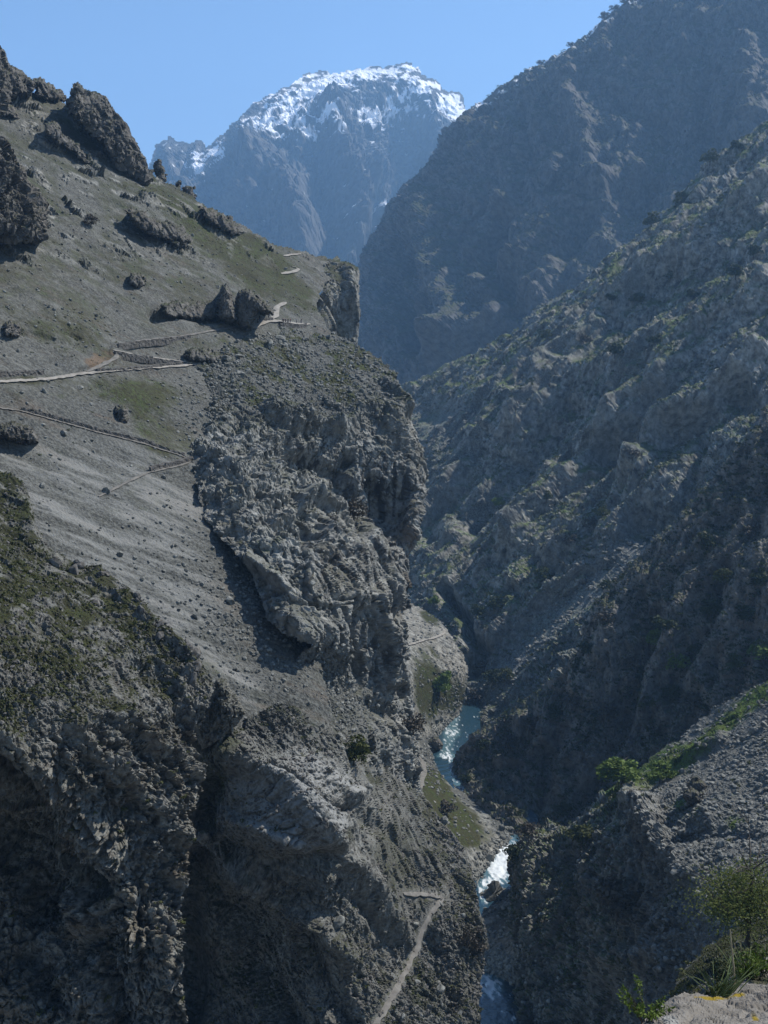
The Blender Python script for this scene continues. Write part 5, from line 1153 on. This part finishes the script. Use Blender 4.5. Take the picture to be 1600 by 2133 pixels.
def pose(step, arm):
    hip = (0, 0, .95)
    J = [(hip, .13, .10), ((0, 0, 1.15), .13, .095), ((0, 0, 1.38), .15, .10), ((0, 0, 1.48), .055), ((0, .01, 1.56), .07), ((0, .015, 1.66), .082), ((0, .01, 1.74), .055)]
    E = [(0, 1), (1, 2), (2, 3), (3, 4), (4, 5), (5, 6)]
    for s in (-1, 1):
        b = len(J)
        J += [((s * .10, 0, .86), .085), ((s * .11, s * step * .5 + .03, .49), .06), ((s * .11, s * step - .02, .09), .042), ((s * .11, s * step + .14, .04), .035)]
        E += [(0, b), (b, b + 1), (b + 1, b + 2), (b + 2, b + 3)]
    for s in (-1, 1):
        b = len(J)
        J += [((s * .19, 0, 1.41), .055), ((s * .24, -s * arm * .4 - .02, 1.12), .042), ((s * .24, -s * arm + .10, .88), .033), ((s * .235, -s * arm + .14, .80), .03)]
        E += [(2, b), (b, b + 1), (b + 1, b + 2), (b + 2, b + 3)]
    return J, E
def make_person(step, arm, top, low):
    J, E = pose(step, arm)
    body = skin_mesh('body', J, E, SKIN)
    g = .022
    tj = [(J[0][0], J[0][1] + g, J[0][2] + g), (J[1][0], J[1][1] + g, J[1][2] + g), (J[2][0], J[2][1] + g, J[2][2] + g)]; te = [(0, 1), (1, 2)]
    for b in (15, 19):
        k = len(tj); tj += [(J[b][0], .075), (J[b + 1][0], .06), (J[b + 2][0], .05)]; te += [(2, k), (k, k + 1), (k + 1, k + 2)]
    jacket = skin_mesh('jacket', tj, te, top)
    lj = [((0, 0, .97), .155, .125)]; le = []
    for b in (7, 11):
        k = len(lj); lj += [(J[b][0], .105), (J[b + 1][0], .08), (J[b + 2][0], .062)]; le += [(0, k), (k, k + 1), (k + 1, k + 2)]
    trousers = skin_mesh('trousers', lj, le, low)
    hair = skin_mesh('hair', [((0, -.015, 1.70), .085), ((0, .0, 1.77), .06)], [(0, 1)], HAIR)
    pack = skin_mesh('backpack', [((0, -.17, 1.12), .13, .08), ((0, -.18, 1.38), .12, .075)], [(0, 1)], low)
    return body, jacket, trousers, hair, pack
CL = dict(black=cloth('black_cloth', (.03, .03, .035)), navy=cloth('navy_cloth', (.03, .04, .09)), white=cloth('white_cloth', (.7, .7, .68)), red=cloth('red_cloth', (.32, .05, .05)), grey=cloth('grey_cloth', (.16, .16, .17)), sand=cloth('sand_cloth', (.3, .25, .18)))
for (x, y, rz, st, arm, a, b, lab) in ((537, 675, 1.2, .0, .05, 'black', 'black', 'hiker in dark clothes standing at the foot of the rock tower'), (559, 665, .5, .2, .2, 'black', 'navy', 'hiker in dark clothes walking up the pale path'), (589, 675, .2, .05, .1, 'navy', 'black', 'leftmost hiker of the group behind the parapet'),
                                       (595, 675, -.4, .0, .05, 'black', 'grey', 'second hiker from the left behind the parapet'), (599.5, 675, 2.4, .1, .1, 'black', 'black', 'third hiker from the left behind the parapet'), (605, 676, 1.6, .0, .1, 'red', 'navy', 'fourth hiker from the left behind the parapet'),
                                       (618, 676, -1.0, .0, .05, 'white', 'grey', 'hiker in a white top behind the parapet'), (627, 676, 2.0, .12, .15, 'black', 'navy', 'dark clad hiker right of the one in white')):
    root = bpy.data.objects.new('person', None); COL.objects.link(root)
    q = on('left_hillside', x, y); root.location = (q[0], q[1], q[2] + .12); root.rotation_euler = (0, 0, rz)
    tag(root, lab, 'person', 'hikers on the path')
    for me in make_person(st, arm, CL[a], CL[b]): link(me.name.split('.')[0], me, root)
print('triangles', TRIS[0])

# ------------------------------------------------------------------ haze
m = bpy.data.materials.new('mountain_haze'); m.use_nodes = True
nt = m.node_tree; nt.nodes.remove(nt.nodes['Principled BSDF'])
pv = nt.nodes.new('ShaderNodeVolumePrincipled')
pv.inputs['Color'].default_value = (.33, .61, 1.0, 1)
pv.inputs['Density'].default_value = .000092
pv.inputs['Anisotropy'].default_value = .2
nt.links.new(pv.outputs[0], nt.nodes['Material Output'].inputs['Volume'])
hx, hy0, hy1, hz0, hz1 = 3260, -660, 7060, -208, 2350
me = mesh_from('haze', [(-hx, hy0, hz0), (hx, hy0, hz0), (hx, hy1, hz0), (-hx, hy1, hz0), (-hx, hy0, hz1), (hx, hy0, hz1), (hx, hy1, hz1), (-hx, hy1, hz1)],
               [(0, 3, 2, 1), (4, 5, 6, 7), (0, 1, 5, 4), (1, 2, 6, 5), (2, 3, 7, 6), (3, 0, 4, 7)], m)
tag(link('haze', me), kind='stuff')
print('script seconds', time.time() - T0)
